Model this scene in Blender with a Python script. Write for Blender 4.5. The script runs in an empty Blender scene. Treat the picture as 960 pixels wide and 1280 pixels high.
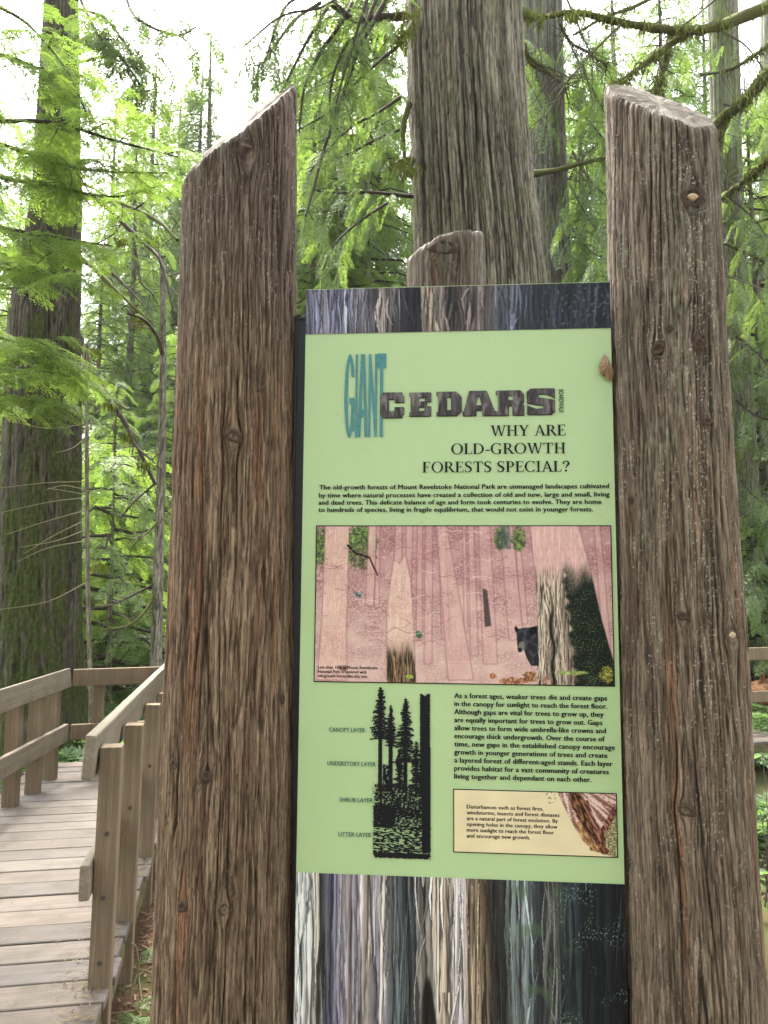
import bpy, bmesh, math, random
import numpy as np
from mathutils import Vector, Matrix

random.seed(7)
RNG = np.random.default_rng(7)
scene = bpy.context.scene
COL = scene.collection
R = math.radians

# ------------------------------------------------------------------ camera
F = 962.0
PITCH, ROLL = R(5.9), R(0.37)
CAM = np.array([0.0, 0.0, 1.65])
_f = np.array([0, math.cos(PITCH), math.sin(PITCH)])
_r0 = np.array([1.0, 0, 0])
_u0 = np.array([0, -math.sin(PITCH), math.cos(PITCH)])
_r = math.cos(ROLL) * _r0 + math.sin(ROLL) * _u0
_u = -math.sin(ROLL) * _r0 + math.cos(ROLL) * _u0
cd = bpy.data.cameras.new('camera')
cam = bpy.data.objects.new('camera', cd)
COL.objects.link(cam)
cd.sensor_fit = 'HORIZONTAL'
cd.sensor_width = 36.0
cd.lens = 36.0 * F / 960.0
cd.clip_start = 0.05
cd.clip_end = 1000
cam.matrix_world = Matrix(((_r[0], _u[0], -_f[0], CAM[0]), (_r[1], _u[1], -_f[1], CAM[1]), (_r[2], _u[2], -_f[2], CAM[2]), (0, 0, 0, 1)))
scene.camera = cam

# ------------------------------------------------------------------ light
SUN_EL, SUN_AZ = R(58), R(-22)          # azimuth measured from +Y (into the picture) towards +X
world = bpy.data.worlds.new('World')
scene.world = world
world.use_nodes = True
wn = world.node_tree.nodes
wl = world.node_tree.links
wn.clear()
sky = wn.new('ShaderNodeTexSky')
sky.sky_type = 'NISHITA'
sky.sun_disc = False
sky.sun_elevation = SUN_EL
sky.sun_rotation = SUN_AZ
sky.air_density = 1.0
sky.dust_density = 4.0
sky.ozone_density = 0.6
bg = wn.new('ShaderNodeBackground')
bg.inputs['Strength'].default_value = 0.15
wo = wn.new('ShaderNodeOutputWorld')
hs = wn.new('ShaderNodeHueSaturation')      # thin overcast: a paler, more neutral sky
hs.inputs['Saturation'].default_value = 0.3
wl.new(sky.outputs[0], hs.inputs['Color'])
wl.new(hs.outputs[0], bg.inputs[0])
wl.new(bg.outputs[0], wo.inputs[0])
sd = bpy.data.lights.new('sun', 'SUN')
sd.energy = 2.0
sd.angle = R(12)
sd.color = (1.0, 0.95, 0.86)
so = bpy.data.objects.new('sun', sd)
COL.objects.link(so)
sdir = Vector((math.sin(SUN_AZ) * math.cos(SUN_EL), math.cos(SUN_AZ) * math.cos(SUN_EL), math.sin(SUN_EL)))
so.rotation_euler = sdir.to_track_quat('Z', 'Y').to_euler()
so.location = (0, 10, 30)
vs = scene.view_settings
vs.view_transform = 'Standard'
vs.look = 'None'
vs.gamma = 1.0
vs.exposure = 3.2
vs.use_curve_mapping = False
cy = scene.cycles
cy.use_denoising = True
try:
    cy.denoiser = 'OPENIMAGEDENOISE'
    cy.denoising_input_passes = 'RGB_ALBEDO_NORMAL'
except Exception:
    pass
cy.max_bounces = 8
cy.diffuse_bounces = 4
cy.transmission_bounces = 4
cy.volume_bounces = 1
cy.caustics_reflective = False
cy.caustics_refractive = False
cy.sample_clamp_indirect = 6

# ------------------------------------------------------------------ helpers
def ray(x, y):
    return _f + _r * (x - 480) / F - _u * (y - 640) / F

def at(px, py, Y):
    """the world point seen at a photograph position, on the vertical plane Y metres in front of the camera"""
    d = ray(px, py)
    return CAM + d * (Y / d[1])

def on_floor(px, py, z):
    d = ray(px, py)
    return CAM + d * ((z - CAM[2]) / d[2])

def lin(c):
    c = np.asarray(c, float) / 255.0
    return np.where(c <= 0.04045, c / 12.92, ((c + 0.055) / 1.055) ** 2.4)

def hash2(ix, iy, seed):
    h = (ix.astype(np.int64) * 374761393 + iy.astype(np.int64) * 668265263 + seed * 1442695041) & 0xFFFFFFFF
    h = ((h ^ (h >> 13)) * 1274126177) & 0xFFFFFFFF
    h = ((h ^ (h >> 16)) * 2246822519) & 0xFFFFFFFF
    return (h ^ (h >> 15)) & 0xFFFFFFFF

def perlin(x, y, seed=0):
    x = np.asarray(x, float); y = np.asarray(y, float)
    x, y = np.broadcast_arrays(x, y)
    x0 = np.floor(x); y0 = np.floor(y)
    fx = x - x0; fy = y - y0
    u = fx * fx * fx * (fx * (fx * 6 - 15) + 10)
    v = fy * fy * fy * (fy * (fy * 6 - 15) + 10)
    def g(ix, iy, dx, dy):
        a = hash2(ix, iy, seed) * (2 * math.pi / 4294967296.0)
        return np.cos(a) * dx + np.sin(a) * dy
    n00 = g(x0, y0, fx, fy); n10 = g(x0 + 1, y0, fx - 1, fy)
    n01 = g(x0, y0 + 1, fx, fy - 1); n11 = g(x0 + 1, y0 + 1, fx - 1, fy - 1)
    return ((n00 * (1 - u) + n10 * u) * (1 - v) + (n01 * (1 - u) + n11 * u) * v) * 1.45

def white(x, y, seed=0):
    return hash2(np.floor(x), np.floor(y), seed) / 4294967296.0

def worley(x, y, seed=0):
    """distance to the nearest and second nearest cell point, a random number of the nearest cell and the offset inside it"""
    x0 = np.floor(x); y0 = np.floor(y)
    f1 = np.full(x.shape, 9.0); f2 = np.full(x.shape, 9.0); idn = np.zeros(x.shape); ox = np.zeros(x.shape)
    for i in (-1, 0, 1):
        for j in (-1, 0, 1):
            h = hash2(x0 + i, y0 + j, seed)
            px = x0 + i + 0.1 + 0.8 * (h & 0xFFFF) / 65536.0; py = y0 + j + 0.1 + 0.8 * ((h >> 16) & 0xFFFF) / 65536.0
            dx = x - px
            d = np.maximum(np.abs(dx) * 1.0, 0.0) + np.abs(y - py) * 0.55
            m = d < f1
            f2 = np.where(m, f1, np.minimum(f2, d))
            idn = np.where(m, hash2(x0 + i, y0 + j, seed + 77) / 4294967296.0, idn)
            ox = np.where(m, dx, ox)
            f1 = np.where(m, d, f1)
    return f1, f2, idn, ox

def sstep(a, b, x):
    t = np.clip((x - a) / (b - a), 0, 1)
    return t * t * (3 - 2 * t)

def mixc(a, b, t):
    return a + (b - a) * t[..., None]

def tag(o, label=None, cat=None, group=None, kind=None):
    if label: o['label'] = label
    if cat: o['category'] = cat
    if group: o['group'] = group
    if kind: o['kind'] = kind
    return o

def thing(name, label, cat, loc=(0, 0, 0), group=None):
    o = bpy.data.objects.new(name, None)
    COL.objects.link(o)
    o.location = loc
    o.empty_display_size = 0.1
    return tag(o, label, cat, group)

def link(name, me, mat, parent=None):
    o = bpy.data.objects.new(name, me)
    COL.objects.link(o)
    if mat is not None and len(me.materials) == 0:
        me.materials.append(mat)
    if parent is not None:
        o.parent = parent
        o.matrix_parent_inverse = Matrix.Translation(-Vector(wloc(parent)))
    return o

def wloc(o):
    v = Vector(o.location)
    return v

def mesh_np(name, V, Q, attrs=None, smooth=False, tri=False):
    """mesh from numpy arrays; attrs: {name: per-vertex float or rgb array}"""
    me = bpy.data.meshes.new(name)
    V = np.ascontiguousarray(V, dtype=np.float32)
    Q = np.ascontiguousarray(Q, dtype=np.int32)
    k = Q.shape[1]
    me.vertices.add(len(V)); me.vertices.foreach_set('co', V.ravel())
    me.loops.add(Q.size); me.loops.foreach_set('vertex_index', Q.ravel())
    me.polygons.add(len(Q))
    me.polygons.foreach_set('loop_start', np.arange(0, Q.size, k, dtype=np.int32))
    if smooth:
        me.polygons.foreach_set('use_smooth', np.ones(len(Q), dtype=bool))
    for n, a in (attrs or {}).items():
        a = np.asarray(a, dtype=np.float32)
        if a.ndim == 1:
            t = me.attributes.new(n, 'FLOAT', 'POINT'); t.data.foreach_set('value', a)
        else:
            c = np.ones((len(V), 4), np.float32); c[:, :3] = a
            t = me.attributes.new(n, 'FLOAT_COLOR', 'POINT'); t.data.foreach_set('color', c.ravel())
    me.update(calc_edges=True)
    me.validate()
    return me

def grid_quads(nu, nv, wrap=False):
    i = np.arange(nv - 1)[:, None]
    j = np.arange(nu if wrap else nu - 1)[None, :]
    j2 = (j + 1) % nu
    a = i * nu + j; b = i * nu + j2; c = (i + 1) * nu + j2; d = (i + 1) * nu + j
    return np.stack([a, b, c, d], -1).reshape(-1, 4)

def bm_mesh(name, bm, smooth=False):
    me = bpy.data.meshes.new(name)
    bm.to_mesh(me); bm.free()
    if smooth:
        for p in me.polygons: p.use_smooth = True
    return me

def box_mesh(name, sx, sy, sz, bevel=0.004, jit=0.0):
    bm = bmesh.new()
    bmesh.ops.create_cube(bm, size=1.0)
    for v in bm.verts:
        v.co = Vector((v.co.x * sx, v.co.y * sy, v.co.z * sz)) + Vector((random.uniform(-jit, jit), random.uniform(-jit, jit), random.uniform(-jit, jit)))
    if bevel:
        bmesh.ops.bevel(bm, geom=bm.edges[:], offset=bevel, segments=2, affect='EDGES', profile=0.6)
    return bm_mesh(name, bm)

def tubes(paths, nseg=7, rough=0.0, sub=4, seed=1):
    """paths: list of (points Nx3, radii N). One mesh; smooth Catmull-Rom centre lines."""
    rg = np.random.default_rng(seed)
    VV, QQ, base = [], [], 0
    for pts, rad in paths:
        P = np.asarray(pts, float); rd = np.asarray(rad, float)
        if len(P) > 2:
            T = np.linspace(0, len(P) - 1, (len(P) - 1) * sub + 1)
            Pe = np.vstack([2 * P[0] - P[1], P, 2 * P[-1] - P[-2]])
            i = np.minimum(T.astype(int), len(P) - 2); t = (T - i)[:, None]
            p0, p1, p2, p3 = Pe[i], Pe[i + 1], Pe[i + 2], Pe[i + 3]
            C = 0.5 * ((2 * p1) + (-p0 + p2) * t + (2 * p0 - 5 * p1 + 4 * p2 - p3) * t ** 2 + (-p0 + 3 * p1 - 3 * p2 + p3) * t ** 3)
            rr = np.interp(T, np.arange(len(P)), rd)
        else:
            C, rr = P, rd
        n = len(C)
        tan = np.gradient(C, axis=0)
        tan /= np.linalg.norm(tan, axis=1)[:, None] + 1e-9
        ref = np.array([0.3, 0.2, 1.0]) if abs(tan[0][2]) < 0.8 else np.array([1.0, 0.2, 0.1])
        A = np.cross(tan, ref); A /= np.linalg.norm(A, axis=1)[:, None] + 1e-9
        B = np.cross(tan, A)
        th = np.arange(nseg) * 2 * math.pi / nseg
        jit = 1 + rough * rg.standard_normal((n, nseg))
        ring = C[:, None, :] + (A[:, None, :] * np.cos(th)[None, :, None] + B[:, None, :] * np.sin(th)[None, :, None]) * (rr[:, None] * jit)[..., None]
        VV.append(ring.reshape(-1, 3))
        QQ.append(grid_quads(nseg, n, True) + base)
        base += n * nseg
    return np.vstack(VV), np.vstack(QQ)

def tube_obj(name, paths, mat, parent, nseg=7, rough=0.0, seed=1):
    V, Q = tubes(paths, nseg, rough, seed=seed)
    return link(name, mesh_np(name, V, Q, smooth=True), mat, parent)

# ------------------------------------------------------------------ materials
class NT:
    def __init__(self, name):
        self.m = bpy.data.materials.new(name); self.m.use_nodes = True
        self.t = self.m.node_tree; self.t.nodes.clear()
        self.out = self.n('ShaderNodeOutputMaterial')
    def n(self, typ, **kw):
        nd = self.t.nodes.new(typ)
        for k, v in kw.items(): setattr(nd, k, v)
        return nd
    def set(self, nd, **kw):
        for k, v in kw.items():
            s = nd.inputs[k.replace('_', ' ')]
            if hasattr(v, 'is_output') or isinstance(v, bpy.types.NodeSocket): self.t.links.new(v, s)
            else: s.default_value = v
        return nd
    def l(self, a, b): self.t.links.new(a, b)
    def noise(self, vec, scale, detail=4, rough=0.55, dist=0.0):
        nd = self.n('ShaderNodeTexNoise')
        nd.inputs['Scale'].default_value = scale; nd.inputs['Detail'].default_value = detail
        nd.inputs['Roughness'].default_value = rough; nd.inputs['Distortion'].default_value = dist
        if vec is not None: self.l(vec, nd.inputs['Vector'])
        return nd.outputs[0]
    def coord(self, scale=(1, 1, 1), kind='Object'):
        tc = self.n('ShaderNodeTexCoord'); mp = self.n('ShaderNodeMapping')
        mp.inputs['Scale'].default_value = scale
        self.l(tc.outputs[kind], mp.inputs['Vector'])
        return mp.outputs[0]
    def ramp(self, fac, stops):
        nd = self.n('ShaderNodeValToRGB'); e = nd.color_ramp.elements
        while len(e) < len(stops): e.new(0.5)
        for i, (p, c) in enumerate(stops):
            e[i].position = p; e[i].color = (*c, 1)
        self.l(fac, nd.inputs[0])
        return nd.outputs[0]
    def mix(self, fac, a, b, mode='MIX'):
        nd = self.n('ShaderNodeMix', data_type='RGBA', blend_type=mode)
        for s, v in ((nd.inputs[0], fac), (nd.inputs[6], a), (nd.inputs[7], b)):
            if isinstance(v, bpy.types.NodeSocket): self.l(v, s)
            elif isinstance(v, (int, float)): s.default_value = v
            else: s.default_value = (*v, 1)
        return nd.outputs[2]
    def attr(self, name, fac=False):
        nd = self.n('ShaderNodeAttribute', attribute_name=name)
        return nd.outputs['Fac'] if fac else nd.outputs['Color']
    def bump(self, h, strength, dist=0.01):
        nd = self.n('ShaderNodeBump'); nd.inputs['Strength'].default_value = strength; nd.inputs['Distance'].default_value = dist
        self.l(h, nd.inputs['Height'])
        return nd.outputs[0]
    def bsdf(self, col, rough=0.8, normal=None, spec=0.3):
        b = self.n('ShaderNodeBsdfPrincipled')
        for k, v in (('Base Color', col), ('Roughness', rough)):
            if isinstance(v, bpy.types.NodeSocket): self.l(v, b.inputs[k])
            elif isinstance(v, (int, float)): b.inputs[k].default_value = v
            else: b.inputs[k].default_value = (*v, 1)
        b.inputs['Specular IOR Level'].default_value = spec
        if normal is not None: self.l(normal, b.inputs['Normal'])
        self.l(b.outputs[0], self.out.inputs['Surface'])
        return self.m

def mat_bark(name, fine=260, zs=0.08, strength=0.5, dist=0.004, rough=0.88):
    k = NT(name)
    v = k.coord((1, 1, zs))
    n1 = k.noise(v, fine, 5, 0.65)
    n2 = k.noise(k.coord((1, 1, 0.5)), fine * 1.3, 3, 0.6)
    t = k.ramp(n1, [(0.3, (0.5, 0.48, 0.46)), (0.5, (1.0, 1.0, 1.0)), (0.7, (1.5, 1.5, 1.5))])
    c = k.mix(1.0, k.attr('col'), t, 'MULTIPLY')
    b = k.bump(n1, strength, dist)
    nd = k.n('ShaderNodeBump'); nd.inputs['Strength'].default_value = strength * 0.6; nd.inputs['Distance'].default_value = dist * 0.6
    k.l(n2, nd.inputs['Height']); k.l(b, nd.inputs['Normal'])
    return k.bsdf(c, rough, nd.outputs[0], 0.15)

def mat_leaf(name, c_dark, c_light, trans, tfac=0.45):
    k = NT(name)
    tone = k.attr('tone', True)
    col = k.mix(tone, c_dark, c_light)
    n = k.noise(k.coord((1, 1, 1)), 3.0, 2)
    col = k.mix(k.ramp(n, [(0.3, (0, 0, 0)), (0.7, (0.5, 0.5, 0.5))]), col, c_light)
    d = k.n('ShaderNodeBsdfDiffuse'); k.l(col, d.inputs[0])
    tr = k.n('ShaderNodeBsdfTranslucent')
    tc = k.mix(tone, tuple(0.75 * x for x in trans), trans)
    k.l(tc, tr.inputs[0])
    ms = k.n('ShaderNodeMixShader'); ms.inputs[0].default_value = tfac
    k.l(d.outputs[0], ms.inputs[1]); k.l(tr.outputs[0], ms.inputs[2])
    gl = k.n('ShaderNodeBsdfGlossy'); gl.inputs['Roughness'].default_value = 0.45
    gl.inputs[0].default_value = (0.6, 0.62, 0.6, 1)
    m2 = k.n('ShaderNodeMixShader'); m2.inputs[0].default_value = 0.05
    k.l(ms.outputs[0], m2.inputs[1]); k.l(gl.outputs[0], m2.inputs[2])
    k.l(m2.outputs[0], k.out.inputs['Surface'])
    return k.m

def mat_plain(name, col, rough=0.6, spec=0.3, var=0.0, scale=20.0, bump=0.0):
    k = NT(name)
    c = col; nrm = None
    if var or bump:
        n = k.noise(k.coord(), scale, 5, 0.6)
        if var:
            c = k.mix(n, tuple(x * (1 - var) for x in col), tuple(x * (1 + var) for x in col))
        if bump: nrm = k.bump(n, bump, 0.005)
    return k.bsdf(c, rough, nrm, spec)

def mat_wood(name, c1, c2, c3, axis=0, scale=1.0, tone=False):
    """weathered lumber: long fibres on one axis, blotches, green-black stains"""
    k = NT(name)
    s = [28 * scale] * 3; s[axis] = 1.2 * scale
    v = k.coord(tuple(s))
    n1 = k.noise(v, 1.0, 6, 0.65, 0.6)
    s2 = [130 * scale] * 3; s2[axis] = 3.0 * scale
    n2 = k.noise(k.coord(tuple(s2)), 1.0, 3, 0.6)
    n3 = k.noise(k.coord((1, 1, 1)), 5.0, 4, 0.6)
    c = k.mix(k.ramp(n1, [(0.3, (0, 0, 0)), (0.7, (1, 1, 1))]), c1, c2)
    c = k.mix(k.ramp(n2, [(0.35, (0.5, 0.5, 0.5)), (0.65, (0, 0, 0))]), c, tuple(0.62 * x for x in c1))
    c = k.mix(k.ramp(n3, [(0.45, (0, 0, 0)), (0.72, (0.8, 0.8, 0.8))]), c, c3)
    if tone:
        c = k.mix(1.0, c, k.attr('col'), 'MULTIPLY')
    b = k.bump(n2, 0.35, 0.003)
    return k.bsdf(c, 0.82, b, 0.2)

M = {}
M['log'] = mat_bark('log_bark')
M['bark'] = mat_bark('tree_bark', 70, 0.1, 0.6, 0.012)
M['cut'] = mat_plain('weathered_end_grain', (0.115, 0.098, 0.078), 0.9, 0.1, 0.5, 60, 0.8)
M['knot'] = mat_plain('knot_wood', (0.06, 0.04, 0.029), 0.85, 0.15, 0.5, 90, 0.6)
M['knot_pale'] = mat_plain('pale_knot_wood', (0.40, 0.30, 0.19), 0.85, 0.15, 0.4, 70, 0.5)
M['leaf_near'] = mat_leaf('hemlock_leaf', (0.045, 0.095, 0.02), (0.12, 0.185, 0.035), (0.22, 0.34, 0.05), 0.5)
M['leaf_mid'] = mat_leaf('conifer_leaf', (0.026, 0.06, 0.018), (0.10, 0.155, 0.038), (0.20, 0.31, 0.052), 0.5)
M['leaf_dark'] = mat_leaf('cedar_leaf', (0.035, 0.075, 0.025), (0.08, 0.13, 0.035), (0.13, 0.20, 0.04), 0.4)
M['leaf_shrub'] = mat_leaf('shrub_leaf', (0.06, 0.125, 0.038), (0.13, 0.215, 0.065), (0.22, 0.36, 0.09), 0.5)
M['twig'] = mat_plain('twig_bark', (0.045, 0.035, 0.028), 0.9, 0.1, 0.4, 60, 0.4)
M['twig_pale'] = mat_plain('pale_dead_twig', (0.17, 0.155, 0.085), 0.9, 0.1, 0.4, 60, 0.3)
M['moss'] = mat_plain('moss', (0.12, 0.14, 0.026), 0.95, 0.05, 0.6, 70, 1.0)
M['mossy_limb'] = mat_plain('mossy_limb_bark', (0.066, 0.070, 0.024), 0.95, 0.05, 0.7, 45, 1.0)
M['rail'] = mat_wood('railing_wood', (0.15, 0.122, 0.088), (0.235, 0.20, 0.15), (0.11, 0.105, 0.07), 0)
M['post_w'] = mat_wood('railing_post_wood', (0.13, 0.09, 0.055), (0.215, 0.16, 0.105), (0.10, 0.088, 0.052), 2)
M['deck'] = mat_wood('deck_wood', (0.11, 0.091, 0.076), (0.155, 0.13, 0.11), (0.075, 0.066, 0.049), 0, 1.0, True)
M['black'] = mat_plain('black_frame_paint', (0.012, 0.012, 0.014), 0.5, 0.4)
M['ink'] = mat_plain('black_ink', (0.009, 0.009, 0.011), 0.5, 0.1)
M['teal_ink'] = mat_plain('dark_teal_ink', (0.004, 0.075, 0.06), 0.45, 0.3)
M['bolt'] = mat_plain('bolt_steel', (0.045, 0.034, 0.026), 0.6, 0.4, 0.4, 200)

# ------------------------------------------------------------------ bark columns
def bark(u, z, sc, seed, knots=(), crackw=0.055, wob=1.0, zl=1.0):
    """fibrous cedar bark over arc length u and height z (metres). Returns displacement (m, unit scale) and masks."""
    psi = u.copy()
    knot = np.zeros_like(u)
    for (ku, kz, kr) in knots:
        du = u - ku; dz = (z - kz) * 0.55
        d2 = du * du + dz * dz
        push = kr * kr / (d2 + kr * kr * 0.35)
        psi = psi - du * np.clip(push, 0, 0.92) * np.exp(-d2 / (kr * 4.5) ** 2)
        knot = np.maximum(knot, np.exp(-(du * du + ((z - kz) * 0.8) ** 2) / (kr * 1.25) ** 2) * (0.65 + 0.35 * np.sin(np.hypot(du, (z - kz) * 0.9) / kr * 9)))
    U = psi / sc; Z = z / sc
    U = U + wob * (0.010 * perlin(U * 7, Z * 1.5, seed + 1) + 0.0022 * perlin(U * 30, Z * 6, seed + 2))
    plate = perlin(U * 24, Z * 0.9, seed + 3)
    n1 = perlin(U * 42, Z * 1.3 * zl, seed + 4)
    n2 = perlin(U * 95, Z * 3.2, seed + 5)
    m1 = sstep(-0.25 - 0.5 * (1 - zl), 0.25 - 0.5 * (1 - zl), perlin(U * 12, Z * 2.5 * zl, seed + 6))
    m2 = sstep(-0.2, 0.3, perlin(U * 30, Z * 5, seed + 7))
    c1 = np.exp(-(n1 / crackw) ** 2) * m1
    c2 = np.exp(-(n2 / 0.08) ** 2) * m2
    wv = 0.22 * perlin(U * 60, Z * 12, seed + 11)
    a1, a2, ida, oxa = worley(U * 100 + wv, Z * 4.2 * zl + 0.4 * perlin(U * 50, Z * 4, seed + 12), seed + 13)
    b1, b2, idb, oxb = worley(U * 210 + wv * 1.2, Z * 17, seed + 14)
    ga = 1 - sstep(0.0, 0.16, a2 - a1); gb = 1 - sstep(0.0, 0.2, b2 - b1)
    fib = perlin(U * 190, Z * 6, seed + 8)
    fl = perlin(U * 60, Z * 14, seed + 9)
    fine = perlin(U * 330, Z * 24, seed + 10)
    strip = ida - 0.5
    d = (0.0030 * plate + 0.0011 * fib + 0.0008 * fl + 0.0007 * fine + 0.0022 * strip + oxa * (idb - 0.4) * 0.003 + 0.0013 * (idb - 0.5)
         - 0.0020 * ga - 0.0012 * gb - 0.0070 * c1 - 0.0030 * c2)
    d = d - np.percentile(d, 62)
    return d * sc, dict(U=U, Z=Z, c1=c1, c2=c2, fib=fib, fl=fl, plate=plate, knot=knot, fine=fine, ga=ga, gb=gb, ida=ida, idb=idb)

def column(axis_fn, rad_fn, zb, ztop_fn, nu, zs, sc, seed, colour, knots=(), seam=math.pi / 2, **kw):
    """bark-covered shaft. axis_fn(z)->(x,y); ztop_fn(dx,dy) gives the cut height. seam: where the bark pattern meets (angle)."""
    th = seam + np.linspace(0, 2 * math.pi, nu, endpoint=False)
    zs = np.asarray(zs, float)
    t = (zs - zs[0]) / (zs[-1] - zs[0])
    rt = rad_fn(zs[-1])
    ztop = ztop_fn(np.cos(th) * rt, np.sin(th) * rt)
    if sc == 1.0: ztop = ztop + 0.005 * perlin(th * 3.0, th * 0 + 0.3, seed + 41) + 0.003 * perlin(th * 11.0, th * 0 + 0.7, seed + 42)
    Z = zb + t[:, None] * (ztop[None, :] - zb)
    TH = np.broadcast_to(th[None, :], Z.shape)
    rad = rad_fn(Z)
    arc = (TH - seam - math.pi) * rad_fn(1.5 if zb < 1.5 else zb)
    d, f = bark(arc, Z, sc, seed, knots, **kw)
    edge = np.clip((ztop[None, :] - Z) / 0.02, 0, 1)
    ends = np.minimum(TH - seam, seam + 2 * math.pi - TH)
    if sc > 1.5: d = d * 1.5
    lump = 0.012 * rad * perlin(np.cos(TH) * 2 + 5, Z * 1.3 + np.sin(TH) * 2, seed + 30)
    rr = rad + d * (0.4 + 0.6 * edge) + lump - 0.008 * (1 - edge) ** 2 * (0.6 + 0.8 * np.abs(perlin(TH * 5, Z * 0 + 0.5, seed + 40)))
    ax, ay = axis_fn(Z)
    V = np.stack([ax + np.cos(TH) * rr, ay + np.sin(TH) * rr, Z], -1)
    f['th'] = TH; f['z'] = Z; f['d'] = d
    col = colour(f)
    return V, col, ztop

def cap_mesh(rim, n=14, seed=3, amp=0.004, dish=0.0, col=None):
    """cut end filling a rim of points"""
    c = rim.mean(axis=0)
    rings = [rim]
    rg = np.random.default_rng(seed)
    for i in range(1, n):
        t = 1 - i / n
        p = c + (rim - c) * t
        nz = perlin(p[:, 0] * 60, p[:, 1] * 60, seed) * amp
        p = p.copy(); p[:, 2] += nz * (1 if i > 1 else 0.3) + dish * (1 - t * t)
        rings.append(p)
    V = np.vstack(rings + [c[None] + [0, 0, dish]])
    nu = len(rim)
    Q = grid_quads(nu, n, True)
    last = (n - 1) * nu
    T = np.stack([last + np.arange(nu), last + (np.arange(nu) + 1) % nu, np.full(nu, len(V) - 1), np.full(nu, len(V) - 1)], -1)
    me = bpy.data.meshes.new('cut_top')
    faces = [tuple(q) for q in Q] + [tuple(t[:3]) for t in T]
    me.from_pydata([tuple(v) for v in V], [], faces)
    for p in me.polygons: p.use_smooth = True
    return me

# the board's own plane: U right along the board, W towards the viewer
A_B = R(4.7)
UB = np.array([math.cos(A_B), -math.sin(A_B), 0])
WB = np.array([-math.sin(A_B), -math.cos(A_B), 0])
P0 = np.array([0.15, 1.45, 0])

def bd(x, y):
    d = ray(x, y); t = ((P0 - CAM) @ WB) / (d @ WB); q = CAM + t * d
    return (q - P0) @ UB, q[2]

def bp(u, z, w=0.0):
    return P0 + UB * u + WB * w + np.array([0, 0, z])

def log_fit(rows, woff):
    """rows: (y, xl, xr) silhouettes -> per row (z, cx, cy, radius)"""
    out = []
    for y, xl, xr in rows:
        dl, dr = ray(xl, y), ray(xr, y)
        al, ar = math.atan2(dl[0], dl[1]), math.atan2(dr[0], dr[1])
        am = (al + ar) / 2; half = (ar - al) / 2
        dv = np.array([math.sin(am), math.cos(am), 0])
        q = P0 + WB * woff
        t = (q @ WB) / (dv @ WB)
        c = dv * t; rad = t * math.sin(half)
        dm = ray((xl + xr) / 2, y)
        z = CAM[2] + dm[2] / math.hypot(dm[0], dm[1]) * (t - rad * 0.6)
        out.append((z, c[0], c[1], rad))
    return np.array(sorted(out))

def lerp_fn(z, tab, k):
    return np.interp(z, tab[:, 0], tab[:, k])

def knot_obj(centre, out, rad, parent, pale=False, name='knot', depth=1.0):
    """a knot: raised torn collar with a hollow or a pale broken stub inside"""
    out = Vector(out).normalized()
    rot = out.to_track_quat('Z', 'Y').to_matrix()
    nu, nr = 28, 9
    V = []
    prof = [(1.5, -0.2), (1.25, -0.02), (1.05, 0.09), (0.9, 0.10), (0.75, 0.02), (0.6, -0.12 * depth), (0.42, -0.2 * depth), (0.2, -0.16 * depth), (0.02, -0.14 * depth)]
    ph = random.uniform(0, 9)
    for i, (r_, h_) in enumerate(prof):
        for j in range(nu):
            a = 2 * math.pi * j / nu
            w = 1 + 0.16 * math.sin(2 * a + ph) + 0.12 * math.sin(5 * a + ph * 2 + i) + random.uniform(-0.06, 0.06)
            p = Vector((r_ * w * math.cos(a) * rad, r_ * w * math.sin(a) * rad * 0.85, (h_ + random.uniform(-0.05, 0.05)) * rad))
            V.append(tuple(Vector(centre) + rot @ p))
    k = link(name, mesh_np(name, np.array(V), grid_quads(nu, nr, True), smooth=True), M['knot'], parent)
    if pale:
        V = []
        pr = [(0.52, -0.25), (0.5, 0.05), (0.42, 0.17), (0.2, 0.21), (0.01, 0.2)]
        for i, (r_, h_) in enumerate(pr):
            for j in range(nu):
                a = 2 * math.pi * j / nu
                w = 1 + 0.25 * math.sin(2 * a + 1) + 0.1 * math.sin(3 * a)
                p = Vector((r_ * w * math.cos(a) * rad, r_ * 0.8 * math.sin(a) * rad, (h_ + random.uniform(-0.03, 0.03)) * rad))
                V.append(tuple(Vector(centre) + rot @ p))
        link('broken_stub', mesh_np('broken_stub', np.array(V), grid_quads(nu, 5, True), smooth=True), M['knot_pale'], k)
    return k

# ------------------------------------------------------------------ the three log posts of the sign
GROUND_Z = -0.42

def log_hit(tab, px, py):
    d = ray(px, py)
    z = 1.8
    for _ in range(6):
        cx, cy_, r_ = (float(lerp_fn(z, tab, k)) for k in (1, 2, 3))
        ox, oy = CAM[0] - cx, CAM[1] - cy_
        a = d[0] ** 2 + d[1] ** 2; b = 2 * (ox * d[0] + oy * d[1]); c = ox * ox + oy * oy - r_ * r_
        disc = max(b * b - 4 * a * c, 0)
        t = (-b - math.sqrt(disc)) / (2 * a)
        p = CAM + d * t
        z = p[2]
    th = math.atan2(p[1] - cy_, p[0] - cx)
    u = ((th - 1.5 * math.pi + math.pi) % (2 * math.pi) - math.pi) * float(lerp_fn(1.5, tab, 3))
    return p, (p[0] - cx, p[1] - cy_, 0), u, p[2]

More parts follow.
